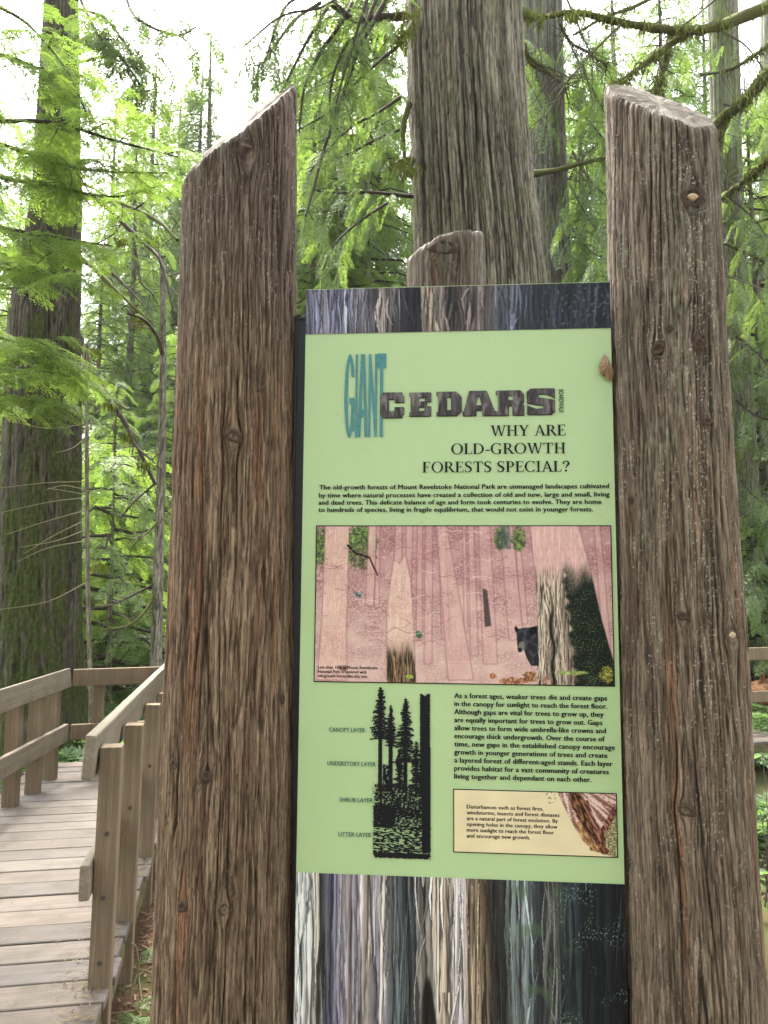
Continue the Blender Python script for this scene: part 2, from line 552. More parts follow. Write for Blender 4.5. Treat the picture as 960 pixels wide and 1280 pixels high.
def make_log(label, rows, woff, ztop_fn, knots_px, colour, seed, nu=600, zmin_dense=0.72, step=0.0024, cut_mat='cut', crackw=0.055):
    tab = log_fit(rows, woff)
    root = thing('log_post', label, 'post', (float(tab[0, 1]), float(tab[0, 2]), GROUND_Z), 'log posts of the information sign')
    ax = lambda z: (lerp_fn(z, tab, 1), lerp_fn(z, tab, 2))
    rd = lambda z: lerp_fn(z, tab, 3)
    ks, info = [], []
    for kx, ky, kr, kind in knots_px:
        p, out, u, z = log_hit(tab, kx, ky)
        ks.append((u, z, kr)); info.append((p, out, kr, kind))
    ztop0 = float(np.max(ztop_fn(np.array([0.0]), np.array([0.0]))))
    zs = np.concatenate([np.linspace(GROUND_Z - 0.05, zmin_dense, 30, endpoint=False), np.arange(zmin_dense, ztop0, step)])
    V, col, _ = column(ax, rd, GROUND_Z - 0.05, ztop_fn, nu, zs, 1.0, seed, colour, ks, crackw=crackw)
    nz = V.shape[0]
    link('bark', mesh_np('bark', V.reshape(-1, 3), grid_quads(nu, nz, True), {'col': col.reshape(-1, 3)}, smooth=True), M['log'], root)
    link('cut_top', cap_mesh(V[-1].copy(), seed=seed), M[cut_mat], root)
    for p, out, kr, kind in info:
        if kind:
            knot_obj(p + np.array(out) / np.linalg.norm(out) * (0.0015 if kr < 0.015 else -0.001), out, kr * 0.95, root, kind == 2)
    return root, tab

def left_colour(f):
    U, Z, z = f['U'], f['Z'], f['z']
    n = perlin(U * 70, Z * 2.2, 51) * 0.6 + perlin(U * 20, Z * 1.1, 52) * 0.5 + f['fib'] * 0.35
    n = n * 0.75 + 0.6 * (f['ida'] - 0.5) + 1.0 * (f['idb'] - 0.5) + 0.45 * f['fine']
    c = mixc(np.array([0.088, 0.055, 0.034]), np.array([0.228, 0.163, 0.108]), sstep(-0.9, 0.9, n))
    red = sstep(0.2, 0.5, perlin(U * 26, Z * 0.8, 53)) * sstep(-0.3, 0.2, perlin(U * 60, Z * 3, 54)) * (1 - sstep(1.85, 2.25, z))
    red = np.maximum(red * 0.8, np.exp(-((U + 0.052 + 0.012 * perlin(Z * 1.5, Z * 0 + .5, 57)) / 0.007) ** 2) * sstep(1.25, 1.5, z) * (1 - sstep(2.0, 2.15, z)))
    c = mixc(c, np.array([0.20, 0.075, 0.036]) * (0.6 + 0.5 * sstep(-0.8, 0.8, n))[..., None], red * 0.7 * sstep(0.25, 0.5, f['idb'] + 0.3 * f['ida']))
    top = sstep(1.95, 2.4, z + 0.1 * perlin(U * 14, Z * 3, 55))
    g = (0.5 + 0.7 * sstep(-0.9, 0.9, n))[..., None] * np.array([0.130, 0.102, 0.086])
    c = c * (1 - 0.8 * top[..., None]) + g * 0.8 * top[..., None]
    grn = sstep(0.1, 0.5, perlin(U * 18, Z * 5, 58)) * top * np.exp(-((U + 0.06) / 0.05) ** 2)
    c = mixc(c, np.array([0.20, 0.21, 0.15]), grn * 0.6)
    crk = np.clip(f['c1'] * 1.0 + f['c2'] * 0.65 + 0.75 * f['ga'] + 0.35 * f['gb'], 0, 1)
    c = mixc(c, np.array([0.030, 0.019, 0.013]), crk * 0.85)  # fissure colour, with the shade of the crevices painted in
    sp = sstep(0.42, 0.56, perlin(U * 320, Z * 230, 56)) * sstep(0.0, 0.5, perlin(U * 26, Z * 9, 59) + 0.22 * top) * sstep(-0.1, 0.3, perlin(U * 70, Z * 60, 156))
    c = mixc(c, np.array([0.46, 0.44, 0.38]), sp * (0.2 + 0.35 * top))
    c = mixc(c, np.array([0.035, 0.022, 0.016]), f['knot'] * 0.75)
    return c

def right_colour(f):
    U, Z, z = f['U'], f['Z'], f['z']
    n = perlin(U * 70, Z * 2.2, 61) * 0.6 + perlin(U * 22, Z * 1.0, 62) * 0.5 + f['fib'] * 0.3
    n = n * 0.75 + 0.6 * (f['ida'] - 0.5) + 1.0 * (f['idb'] - 0.5) + 0.45 * f['fine']
    c = mixc(np.array([0.084, 0.061, 0.042]), np.array([0.215, 0.165, 0.120]), sstep(-0.9, 0.9, n))
    red = sstep(0.3, 0.6, perlin(U * 28, Z * 0.8, 63)) * (1 - sstep(1.6, 2.1, z))
    c = mixc(c, np.array([0.19, 0.085, 0.04]) * (0.6 + 0.5 * sstep(-0.8, 0.8, n))[..., None], red * 0.6 * sstep(0.25, 0.5, f['idb'] + 0.3 * f['ida']))
    top = sstep(1.7, 2.2, z)
    g = (0.5 + 0.7 * sstep(-0.9, 0.9, n))[..., None] * np.array([0.155, 0.128, 0.104])
    c = c * (1 - 0.6 * top[..., None]) + g * 0.6 * top[..., None]
    crk = np.clip(f['c1'] * 1.05 + f['c2'] * 0.65 + 0.75 * f['ga'] + 0.35 * f['gb'], 0, 1)
    c = mixc(c, np.array([0.036, 0.027, 0.021]), crk * 0.85)  # cracks coloured dark: fissure tone plus painted crevice shade
    lich = sstep(0.0, 0.5, perlin(U * 16, Z * 5, 64)) * sstep(1.5, 1.9, z)
    c = mixc(c, np.array([0.22, 0.24, 0.18]), lich * 0.28 * sstep(-0.2, 0.3, perlin(U * 90, Z * 50, 65)))
    band = np.exp(-((U - 0.01 + 0.02 * perlin(Z * 2, Z * 0 + 0.3, 68)) / 0.035) ** 2)
    sp = sstep(0.36, 0.5, perlin(U * 320, Z * 230, 66)) * sstep(-0.2, 0.25, perlin(U * 60, Z * 55, 166)) * sstep(0.0, 0.3, perlin(U * 14, Z * 4, 67) * 0.6 + band * 0.5 - 0.12) * sstep(1.2, 1.6, z)
    c = mixc(c, np.array([0.46, 0.46, 0.40]), sp * 0.7)
    sp2 = sstep(0.48, 0.6, perlin(U * 260, Z * 210, 69)) * sstep(0.0, 0.3, perlin(U * 30, Z * 10, 70)) * sstep(0.8, 1.2, z)
    c = mixc(c, np.array([0.42, 0.40, 0.34]), sp2 * 0.5)
    c = mixc(c, np.array([0.032, 0.023, 0.018]), f['knot'] * 0.8)
    return c

def back_colour(f):
    U, Z = f['U'], f['Z']
    n = perlin(U * 70, Z * 2.2, 71) * 0.6 + f['fib'] * 0.4
    c = mixc(np.array([0.07, 0.055, 0.04]), np.array([0.165, 0.14, 0.11]), sstep(-0.5, 0.5, n))
    c = mixc(c, np.array([0.16, 0.075, 0.04]), np.exp(-((U + 0.035) / 0.005) ** 2) * 0.6)
    return mixc(c, np.array([0.035, 0.025, 0.02]), np.clip(f['c1'] + f['c2'] * 0.5, 0, 1) * 0.8)  # crack tone and its shade both put into the colour

# left log: slanted cut, high on the right
_p1 = at(371, 105, 1.46)[2]; _p0 = at(229, 232, 1.52)[2]
LT = (_p1 + _p0) / 2 + 0.012
LS = (_p1 - _p0) / 2 / 0.119
left_log, TABL = make_log('tall reddish brown log with steep slanted top standing left of the green sign',
    [(107, 229, 371.5), (230, 228, 371), (430, 222, 370.5), (640, 216, 369.5), (860, 206, 369), (1060, 198, 368), (1280, 189, 367), (1700, 178, 366)],
    -0.045, lambda x, y: LT + 0.036 + LS * x + 0.83 * y - 9 * np.maximum(-x - 0.06, 0) ** 2,
    [(292, 545, 0.012, 1), (308, 186, 0.02, 0), (259, 196, 0.012, 0), (218, 955, 0.008, 1), (258, 970, 0.009, 1), (228, 1133, 0.008, 1), (280, 1137, 0.009, 1), (330, 718, 0.006, 0), (350, 714, 0.007, 0), (353, 874, 0.006, 1)],
    left_colour, 11)
# right log: flatter cut facing the viewer
_q1 = at(759, 122, 1.42)[2]; _q0 = at(896, 160, 1.42)[2]
RT = (_q1 + _q0) / 2 + 0.012
RS = (_q0 - _q1) / 2 / 0.106
right_log, TABR = make_log('lichen speckled grey brown log with pale broken knots right of the green sign',
    [(150, 757, 897), (300, 759, 903), (450, 762, 909), (640, 767, 921), (800, 771, 934), (1000, 776, 943), (1280, 783, 962), (1700, 788, 985)],
    -0.03, lambda x, y: RT + RS * x + 0.95 * y + 0.024,
    [(866, 246, 0.019, 2), (823, 436, 0.010, 1), (873, 430, 0.010, 1), (884, 527, 0.007, 1), (915, 794, 0.016, 2), (857, 1013, 0.010, 1), (853, 770, 0.007, 1), (837, 410, 0.005, 1), (789, 625, 0.005, 1), (771, 172, 0.005, 1)],
    right_colour, 23, crackw=0.065)
# short log behind the sign
def back_rows():
    s = 2.2
    return [(300, 509, 606), (640, 506, 612), (1200, 500, 620)]
_b = at(556, 290, 2.1)[2] - 0.035
back_log, TABB = make_log('short log with a rounded top and dark knot hole peeking over the sign',
    back_rows(), -0.62, lambda x, y: _b + 0.012 + 0.25 * np.minimum(x, 0.03) + 0.40 * y - 1.6 * np.maximum(-x - 0.01, 0) ** 1.6, [(554, 309, 0.024, 1)], back_colour, 31, nu=240, zmin_dense=2.2)

# ------------------------------------------------------------------ the information sign
BL, BR, BT, BB = -0.308, 0.2822, 2.2457, 0.66
GT, GB = 2.1538, 1.1361
sign = thing('information_sign', 'pale green printed information sign held upright between two bark covered logs', 'sign', tuple(bp(0, GROUND_Z)))

def slab(name, u0, u1, z0, z1, w0, w1, mat, parent, bevel=0.0015):
    bm = bmesh.new()
    bmesh.ops.create_cube(bm, size=1.0)
    for v in bm.verts:
        v.co = Vector(bp((u0 + u1) / 2 + v.co.x * (u1 - u0), (z0 + z1) / 2 + v.co.z * (z1 - z0), (w0 + w1) / 2 + v.co.y * (w1 - w0)))
    if bevel: bmesh.ops.bevel(bm, geom=bm.edges[:], offset=bevel, segments=2, affect='EDGES')
    bmesh.ops.recalc_face_normals(bm, faces=bm.faces[:])
    return link(name, bm_mesh(name, bm), mat, parent)

def mat_panel():
    k = NT('green_sign_print')
    n = k.noise(k.coord(), 420, 2, 0.5)
    n2 = k.noise(k.coord(), 5, 4, 0.6)
    sp = k.noise(k.coord((1, 1, 0.6)), 95, 2, 0.5)
    c = k.mix(n2, (0.315, 0.435, 0.215), (0.36, 0.475, 0.255))
    c = k.mix(k.ramp(sp, [(0.76, (0, 0, 0)), (0.80, (0.6, 0.6, 0.6))]), c, (0.16, 0.24, 0.10))
    return k.bsdf(c, 0.34, k.bump(n, 0.22, 0.0012), 0.35)
def mat_print(name='printed_picture'):
    k = NT(name)
    n = k.noise(k.coord(), 420, 2, 0.5)
    c = k.mix(1.0, k.attr('col'), (0.8, 0.8, 0.8), 'MULTIPLY')
    return k.bsdf(c, 0.4, k.bump(n, 0.2, 0.0012), 0.14)
M['panel'] = mat_panel()
M['print'] = mat_print()
slab('panel', BL, BR, BB, BT, -0.0015, 0.0, M['panel'], sign, 0.0004)
slab('core_board', BL + 0.0004, BR - 0.0004, BB, BT - 0.0004, -0.008, -0.0016, mat_plain('dark_board_edge', (0.05, 0.055, 0.06), 0.6), sign, 0.0004)
slab('back_frame', BL - 0.027, BR - 0.004, BB, BT - 0.045, -0.062, -0.036, M['black'], sign, 0.004)

def raster_mesh(name, img, u0, u1, z0, z1, w):
    """a printed picture: rows x cols x 3 sRGB 0..255, as vertex colours on a fine grid lying on the board"""
    h, wd = img.shape[:2]
    s = np.linspace(0, 1, wd)[None, :]; t = np.linspace(0, 1, h)[:, None]
    uu = u0 + (u1 - u0) * np.broadcast_to(s, (h, wd)); zz = z1 + (z0 - z1) * np.broadcast_to(t, (h, wd))
    V = P0 + UB * uu[..., None] + WB * w + np.array([0, 0, 1.0]) * zz[..., None]
    return mesh_np(name, V.reshape(-1, 3), grid_quads(wd, h)[:, ::-1], {'col': lin(np.clip(img, 0, 255)).reshape(-1, 3)})

def mask_mesh(name, mask, x0, y0, cell, w, parent, mat, map_fn=None):
    """ink: runs of True cells become quads; x0,y0,cell in board metres (y down)"""
    rows, cols = mask.shape
    mp = np.zeros((rows, cols + 2), np.int8); mp[:, 1:-1] = mask
    df = np.diff(mp, axis=1)
    r1, s = np.nonzero(df == 1); r2, e = np.nonzero(df == -1)
    ua, ub = x0 + s * cell[0], x0 + e * cell[0]
    za, zb = y0 - r1 * cell[1], y0 - (r1 + 1) * cell[1]
    def pt(u, z): return P0 + UB * u[:, None] + WB * w + np.array([0, 0, 1.0]) * z[:, None]
    V = np.stack([pt(ua, zb), pt(ub, zb), pt(ub, za), pt(ua, za)], 1).reshape(-1, 3)
    Q = np.arange(len(V)).reshape(-1, 4)
    return link(name, mesh_np(name, V, Q), mat, parent)

# --- painted bark bands (prints of stripped cedar bark)
def stops(x, st):
    xs = [s[0] for s in st]
    return np.stack([np.interp(x, xs, [s[1][k] for s in st]) for k in range(3)], -1)

def bark_print(wd, h, st, seed, aspect, curve=0.0, crack=1.0):
    X, Y = np.meshgrid(np.linspace(0, 1, wd), np.linspace(0, 1, h))
    xw = X + 0.008 * perlin(X * 6, Y * 1.5 * aspect, seed) + 0.003 * perlin(X * 22, Y * 4 * aspect, seed + 1) + curve * (X - 0.4) * Y * 0.1
    c = stops(xw, st)
    w1, w2, wid, wox = worley(xw * 44 + 0.25 * perlin(X * 20, Y * 7 * aspect, seed + 7), Y * 1.5 * aspect, seed + 8)
    v1, v2, vid, vox = worley(xw * 125 + 0.2 * perlin(X * 50, Y * 16 * aspect, seed + 9), Y * 5 * aspect, seed + 10)
    f1 = perlin(xw * 260, Y * 5 * aspect, seed + 2); f2 = perlin(xw * 150, Y * 10 * aspect, seed + 3)
    c = c.mean(-1, keepdims=True) * 0.3 + c * 0.7
    c = c * (0.78 + 0.4 * wid + 0.3 * (vid - 0.5) + 0.45 * wox + 0.14 * f1 + 0.12 * f2 + 0.25 * perlin(X * 9, Y * 5 * aspect, seed + 12))[..., None]
    ck = (1 - sstep(0.02, 0.2, w2 - w1)) * sstep(-0.3, 0.2, perlin(xw * 9, Y * 2 * aspect, seed + 5)) + 0.55 * (1 - sstep(0.0, 0.22, v2 - v1))
    c = mixc(c, np.array([30, 27, 31.0]), np.clip(ck * crack, 0, 1) * 0.62)
    hl = sstep(0.72, 0.95, vid) * sstep(0.3, 0.7, wid)
    c = mixc(c, np.minimum(c * 1.35 + 40, 236), hl * 0.5)
    return c, X, Y

def paint_strips(img, st, n, seed, wr, lr, asp, tilt=0.03, dark=(26, 24, 28), box=(0, 1, -0.3, 1.0), mask=None, vary=0.28, bright=1.0):
    """peeled bark: overlapping tapered strips with a light and a dark edge. Widths and lengths are shares of the picture's width."""
    h, wd = img.shape[:2]
    r_ = np.random.default_rng(seed)
    for i in range(n):
        x0 = r_.uniform(box[0], box[1]); y0 = r_.uniform(box[2], box[3]); w = r_.uniform(*wr) * (0.4 + r_.random()); L = r_.uniform(*lr) / asp
        tl = r_.normal(0, tilt); cv = r_.normal(0, tilt * 0.5)
        ra_, rb_ = max(int(y0 * h), 0), min(int((y0 + L) * h), h)
        ca_, cb_ = max(int((x0 - w - abs(tl) - abs(cv)) * wd) - 2, 0), min(int((x0 + w + abs(tl) + abs(cv)) * wd) + 3, wd)
        if rb_ <= ra_ or cb_ <= ca_: continue
        yy = (np.arange(ra_, rb_) + 0.5)[:, None] / h; xx = (np.arange(ca_, cb_) + 0.5)[None, :] / wd
        t = (yy - y0) / L
        cxl = x0 + tl * t + cv * np.sin(t * 3.1) + 0.0016 * perlin(t * 7 + i, np.full_like(t, 0.37 * i), seed + 1)
        hw = w * np.clip(t * 6, 0.25, 1) * np.clip((1 - t) * 2.2, 0, 1) ** 0.7 * (0.85 + 0.3 * perlin(t * 11 + i, np.full_like(t, 0.71), seed + 2))
        q = (xx - cxl) / (hw + 1e-6)
        a_ = sstep(1.05, 0.75, np.abs(q))
        base = stops(np.array([np.clip(x0, 0, 1)]), st)[0] * bright * (1 + r_.uniform(-vary, vary))
        fib_ = perlin(q * 2.5 + i * 3.3, t * 3 + i, seed + 3) * 0.2 + perlin(xx * wd * 0.45, yy * h * 0.03 + i, seed + 4) * 0.16
        c = base[None, None, :] * (1 + fib_ - 0.28 * sstep(0.1, 0.95, q) + 0.16 * sstep(-0.2, -0.8, q))[..., None]
        sh = sstep(2.0, 0.9, q) * sstep(0.6, 1.0, q)                 # the gap beside the strip
        sh = sh * (np.abs(t - 0.5) < 0.5)
        win = img[ra_:rb_, ca_:cb_]
        if mask is not None:
            a_ = a_ * mask[ra_:rb_, ca_:cb_]; sh = sh * mask[ra_:rb_, ca_:cb_]
        win = mixc(win, np.array(dark, float), sh * 0.6 * (hw > 0.001))
        img[ra_:rb_, ca_:cb_] = mixc(win, np.clip(c, 0, 240), a_)
    return img

st_top = [(0, (112, 112, 140)), (.06, (120, 118, 140)), (.13, (104, 104, 128)), (.19, (128, 122, 135)), (.235, (88, 90, 104)), (.25, (165, 150, 146)), (.30, (110, 105, 112)), (.335, (52, 52, 60)), (.38, (46, 46, 54)), (.39, (160, 145, 130)), (.46, (158, 140, 128)), (.48, (60, 56, 60)), (.53, (120, 106, 106)), (.6, (115, 102, 100)), (.64, (72, 72, 84)), (.69, (104, 108, 128)), (.74, (60, 64, 76)), (.82, (52, 56, 68)), (1, (40, 44, 56))]
img, X, Y = bark_print(640, 90, st_top, 101, 0.16, 0.3)
img = paint_strips(img, st_top, 130, 104, (0.0025, 0.008), (0.05, 0.2), 0.14, 0.012, box=(0, 1, -0.6, 0.9))
fl = sstep(0.35, 0.5, perlin(X * 75, Y * 12, 140)) * sstep(0.72, 0.85, X)
img = mixc(img, np.array([104, 116, 122.0]), fl * 0.5)
tb = link('bark_photo_band', raster_mesh('bark_photo_band', img, BL, BR, GT, BT - 0.0015, 0.0012), M['print'], sign)
tb['label'] = 'purple grey strip of bark photograph along the top edge'

st_bot = [(0, (205, 205, 205)), (.045, (214, 212, 208)), (.065, (190, 180, 168)), (.075, (70, 66, 62)), (.095, (96, 100, 118)), (.13, (122, 118, 136)), (.165, (170, 158, 156)), (.19, (140, 134, 150)), (.225, (205, 190, 176)), (.25, (130, 128, 142)), (.275, (212, 200, 188)), (.295, (86, 88, 92)), (.33, (84, 94, 96)), (.375, (70, 74, 80)), (.39, (150, 138, 126)), (.4, (50, 48, 50)), (.42, (214, 200, 184)), (.47, (196, 178, 160)), (.51, (168, 160, 164)), (.54, (150, 130, 108)), (.58, (120, 102, 84)), (.61, (48, 46, 46)), (.66, (92, 98, 98)), (.71, (112, 122, 124)), (.745, (66, 72, 76)), (.78, (92, 90, 84)), (.82, (52, 60, 64)), (.86, (40, 48, 54)), (.9, (28, 35, 42)), (.95, (34, 42, 46)), (1, (16, 20, 28))]
img, X, Y = bark_print(720, 440, st_bot, 121, 0.8, 1.2)
img = paint_strips(img, st_bot, 300, 124, (0.003, 0.015), (0.15, 0.7), 0.61, 0.010, box=(0, 0.98, -0.5, 0.95))
img = paint_strips(img, st_bot, 60, 126, (0.0012, 0.004), (0.06, 0.3), 0.61, 0.018, box=(0.38, 0.84, -0.2, 0.9), bright=1.5)
dk = sstep(0.1, 0.35, perlin(X * 16, Y * 2.2, 141) + 0.55 * Y - 0.25) * np.exp(-((X - 0.41 - 0.02 * Y) / 0.028) ** 2)
img = mixc(img, np.array([20, 18, 20.0]), np.clip(dk * 1.3, 0, 0.85))
dk = np.exp(-((X - 0.61 - 0.05 * Y) / 0.03) ** 2)
img = mixc(img, np.array([22, 22, 24.0]), dk * 0.55)
lf = sstep(0.25, 0.55, perlin(X * 170, Y * 115, 142)) * sstep(0.76, 0.82, X) * sstep(0.0, 0.4, perlin(X * 12, Y * 9, 143))
img = mixc(img, np.array([120, 140, 130.0]), lf * 0.8)
gr = sstep(0.2, 0.6, perlin(X * 24, Y * 14, 144)) * np.exp(-((X - .74) / .1) ** 2)
img = mixc(img, np.array([84, 104, 76.0]), gr * 0.5)
bb_ = link('bark_photo_band', raster_mesh('bark_photo_band', img, BL, BR, BB + 0.002, GB, 0.0012), M['print'], sign)
bb_['label'] = 'large pale and dark bark photograph along the bottom'

# --- the pink forest picture
PU0, PU1, PZ0, PZ1 = -0.279, 0.272, 1.482, 1.7735
PW, PH = 760, 410
XX, YY = np.meshgrid(np.linspace(0, 1, PW), np.linspace(0, 1, PH))
def pp(x, y):
    u, z = bd(x, y)
    return (u - PU0) / (PU1 - PU0), (PZ1 - z) / (PZ1 - PZ0)
def inpoly(X, Y, pts):
    m = np.zeros(X.shape, bool)
    n = len(pts)
    for i in range(n):
        x1, y1 = pts[i]; x2, y2 = pts[(i + 1) % n]
        if y1 == y2: continue
        c = ((y1 > Y) != (y2 > Y)) & (X < (x2 - x1) * (Y - y1) / (y2 - y1) + x1)
        m ^= c
    return m
def soft(m, n=1):
    m = m.astype(float)
    for _ in range(n):
        p = np.pad(m, 1, 'edge')
        m = (p[:-2, 1:-1] + p[2:, 1:-1] + p[1:-1, :-2] + p[1:-1, 2:] + 2 * m) / 6
    return m
pimg = mixc(np.array([212, 180, 170.0]), np.array([188, 146, 146.0]), sstep(0.75, 0.1, YY + 0.15 * perlin(XX * 7, YY * 5, 150)))
et = perlin(XX * 95 + 3 * perlin(XX * 20, YY * 12, 153), YY * 48, 151); et2 = perlin(XX * 60 + YY * 40, YY * 50 - XX * 30, 152); et3 = perlin(XX * 50 - YY * 45, YY * 42 + XX * 40, 156)
ln = np.maximum(np.exp(-(et / 0.11) ** 2), np.maximum(np.exp(-(et2 / 0.09) ** 2), 0.8 * np.exp(-(et3 / 0.09) ** 2))) * sstep(-0.5, 0.3, perlin(XX * 11, YY * 7, 154))
dens = 0.55 * sstep(1.0, 0.35, YY) + 0.26
pimg = mixc(pimg, np.array([136, 88, 96.0]), np.clip(ln * dens, 0, 0.8))
hi = sstep(0.3, 0.6, perlin(XX * 70, YY * 42, 155))
pimg = mixc(pimg, np.array([236, 206, 196.0]), hi * 0.35)
streak = perlin(XX * 150, YY * 7, 157); streak2 = perlin(XX * 260, YY * 16, 158)
def ptrunk(img, pts, base=(230, 200, 184), edge=True, k=0.85, sk=0.3):
    q = [pp(*p) for p in pts]
    m = inpoly(XX, YY, q); s = soft(m, 2)
    c = np.array(base, float)[None, None] * (1 + 0.07 * streak + 0.05 * streak2)[..., None]
    c = mixc(c, np.array([170, 118, 116.0]), np.exp(-(streak / 0.06) ** 2) * sk)
    img = mixc(img, c, s * k)
    if edge:
        e = np.clip(np.abs(soft(m, 2) - soft(m, 4)) * 5, 0, 1)
        img = mixc(img, np.array([120, 70, 76.0]), e * 0.75)
    return img, m, s
def gblob(img, x, y, rx, ry, seed, dark=(38, 62, 40), light=(128, 158, 74)):
    u0, t0 = pp(x, y); u1, t1 = pp(x + rx, y + ry)
    d = ((XX - u0) / (u1 - u0)) ** 2 + ((YY - t0) / (t1 - t0)) ** 2
    m = sstep(1.2, 0.55, d + 0.55 * perlin(XX * 55, YY * 30, seed) + 0.45 * perlin(XX * 130, YY * 72, seed + 2))
    k_ = perlin(XX * 60, YY * 34, seed + 1) * 0.5 + perlin(XX * 170, YY * 92, seed + 3) * 0.6
    c = mixc(np.array(dark, float), np.array(light, float), sstep(-0.45, 0.55, k_))
    c = mixc(c, np.minimum(np.array(light, float) * 1.3 + 20, 235), sstep(0.45, 0.7, k_) * 0.6)
    return mixc(img, c, m * 0.9)
for px0, px1, qx0, qx1, yb in ((470, 475, 468, 474, 760), (494, 503, 490, 500, 800), (508, 516, 506, 514, 770), (522, 528, 520, 528, 800), (532, 541, 530, 540, 830), (548, 556, 552, 562, 800), (585, 592, 588, 598, 820), (598, 612, 604, 622, 830), (625, 640, 636, 655, 800), (642, 648, 652, 660, 780), (742, 750, 756, 766, 840), (578, 582, 580, 585, 790)):
    pimg, _, _ = ptrunk(pimg, [(px0, 655), (px1, 655), (qx1, yb), (qx0, yb)], (214, 172, 166), True, 0.55)
pimg = gblob(pimg, 400, 685, 10, 26, 160)
pimg = gblob(pimg, 450, 680, 22, 26, 162)
pimg = gblob(pimg, 452, 700, 14, 16, 164, (70, 60, 60), (150, 150, 100))
pimg = gblob(pimg, 626, 674, 10, 14, 166); pimg = gblob(pimg, 648, 674, 10, 16, 168)
pimg, _, _ = ptrunk(pimg, [(407, 655), (437, 655), (433, 790), (434, 850), (396, 850), (402, 780)], (224, 188, 174))
pimg, _, _ = ptrunk(pimg, [(461, 655), (471, 655), (467, 757), (457, 757)], (214, 176, 166))
pimg, _, _ = ptrunk(pimg, [(545, 655), (558, 655), (592, 850), (560, 850)], (216, 176, 168), True, 0.6)
# black twig
for a, b, wd in (((435, 682), (445, 692), 1.4), ((445, 692), (462, 697), 1.3), ((462, 697), (472, 719), 0.9), ((462, 697), (468, 712), 0.7)):
    (ax, ay), (bx_, by) = pp(*a), pp(*b); 
    dx, dy = (bx_ - ax), (by - ay) * 0.53; L2 = dx * dx + dy * dy
    t = np.clip(((XX - ax) * dx + (YY - ay) * 0.53 * dy) / L2, 0, 1)
    d = np.hypot(XX - ax - t * dx, (YY - ay) * 0.53 - t * dy)
    pimg = mixc(pimg, np.array([24, 20, 20.0]), sstep(wd * 0.0036, wd * 0.0020, d))
# broken middle trunk, natural colour at its foot
pimg, m, s = ptrunk(pimg, [(486, 742), (492, 700), (500, 704), (506, 692), (513, 722), (516, 760), (520, 853), (484, 853), (483, 765)], (226, 194, 178))
pimg = mixc(pimg, np.array([150, 92, 102.0]), np.clip(ln * 0.22, 0, 1))
nat = sstep(800, 835, 658 + 200 * YY + 8 * perlin(XX * 40, YY * 10, 170)) * s
cn = mixc(np.array([34, 26, 20.0]), np.array([160, 132, 102.0]), sstep(-0.4, 0.6, 0.7 * perlin(XX * 210, YY * 8, 192) + 0.6 * streak2))
cn = paint_strips(cn, [(0, (120, 96, 72)), (1, (120, 96, 72))], 60, 194, (0.0015, 0.004), (0.04, 0.12), 0.53, 0.006, (24, 18, 14), box=(0.23, 0.35, 0.6, 1.0), vary=0.5)
pimg = mixc(pimg, cn, nat)
pimg = gblob(pimg, 512, 846, 5, 3, 172, (120, 150, 60), (180, 200, 90)); pimg = gblob(pimg, 524, 793, 5, 5, 174, (40, 80, 50), (80, 120, 80))
# fine limbs and twigs etched across the wood
r_ = np.random.default_rng(196)
for i in range(150):
    ax, ay = r_.uniform(0, 1), r_.uniform(0, 0.75); an = r_.choice([-1, 1]) * r_.uniform(-0.3, 0.9); L = r_.uniform(0.02, 0.07); sg = r_.choice([-1, 1])
    if ax > 0.7: continue
    dx, dy = sg * L * math.cos(an), L * math.sin(an)
    t = np.clip(((XX - ax) * dx + (YY - ay) * 0.53 * dy) / (L * L), 0, 1)
    d = np.hypot(XX - ax - t * dx, (YY - ay) * 0.53 - t * dy + 0.004 * np.sin(t * 5 + i))
    pimg = mixc(pimg, np.array([150, 96, 104.0]) if i % 3 else np.array([232, 204, 194.0]), sstep(0.0022, 0.0010, d) * 0.6)
# little blue-grey bird shapes
pimg = gblob(pimg, 448, 743, 6, 4, 176, (40, 48, 52), (190, 200, 196))
# thin dark trunk
q = [pp(*p) for p in ((603, 735), (609, 738), (614, 782), (606, 784))]
pimg = mixc(pimg, np.array([70, 58, 58.0]) * (1 + 0.3 * perlin(XX * 120, YY * 60, 178))[..., None], soft(inpoly(XX, YY, q), 2) * 0.9)
# dark trunk top with green
pimg = mixc(pimg, np.array([72, 84, 84.0]), soft(inpoly(XX, YY, [pp(627, 655), pp(637, 655), pp(639, 686), pp(625, 686)]), 2) * (0.5 + 0.5 * sstep(0, 0.2, streak)))
# big right trunk
poly = [(662, 655), (722, 655), (735, 700), (752, 775), (769, 835), (769, 860), (671, 860), (673, 800), (671, 740)]
pimg, m, s = ptrunk(pimg, poly, (216, 176, 170), True, 1.0, 0.5)
lx = lambda y0: 0
line = 720 + 14 * perlin(XX * 30, YY * 6, 180)
natm = sstep(-22, 22, 658 + 200 * YY - line) * s
cl = mixc(np.array([70, 56, 50.0]), np.array([208, 196, 178.0]), sstep(-0.55, 0.5, 0.7 * perlin(XX * 210, YY * 6, 191) + 0.6 * streak2 + 0.35 * perlin(XX * 70, YY * 3, 181)))
cg = mixc(np.array([16, 22, 19.0]), np.array([84, 100, 62.0]), sstep(-0.1, 0.9, perlin(XX * 190, YY * 100, 182) + 0.4 * perlin(XX * 20, YY * 14, 183)))
bx0 = pp(703, 705)[0]; bx1 = pp(722, 858)[0]
split = bx0 + (bx1 - bx0) * np.clip((YY - 0.25) / 0.75, 0, 1) + 0.016 * perlin(XX * 20, YY * 24, 184)
nat_img = cl.copy()
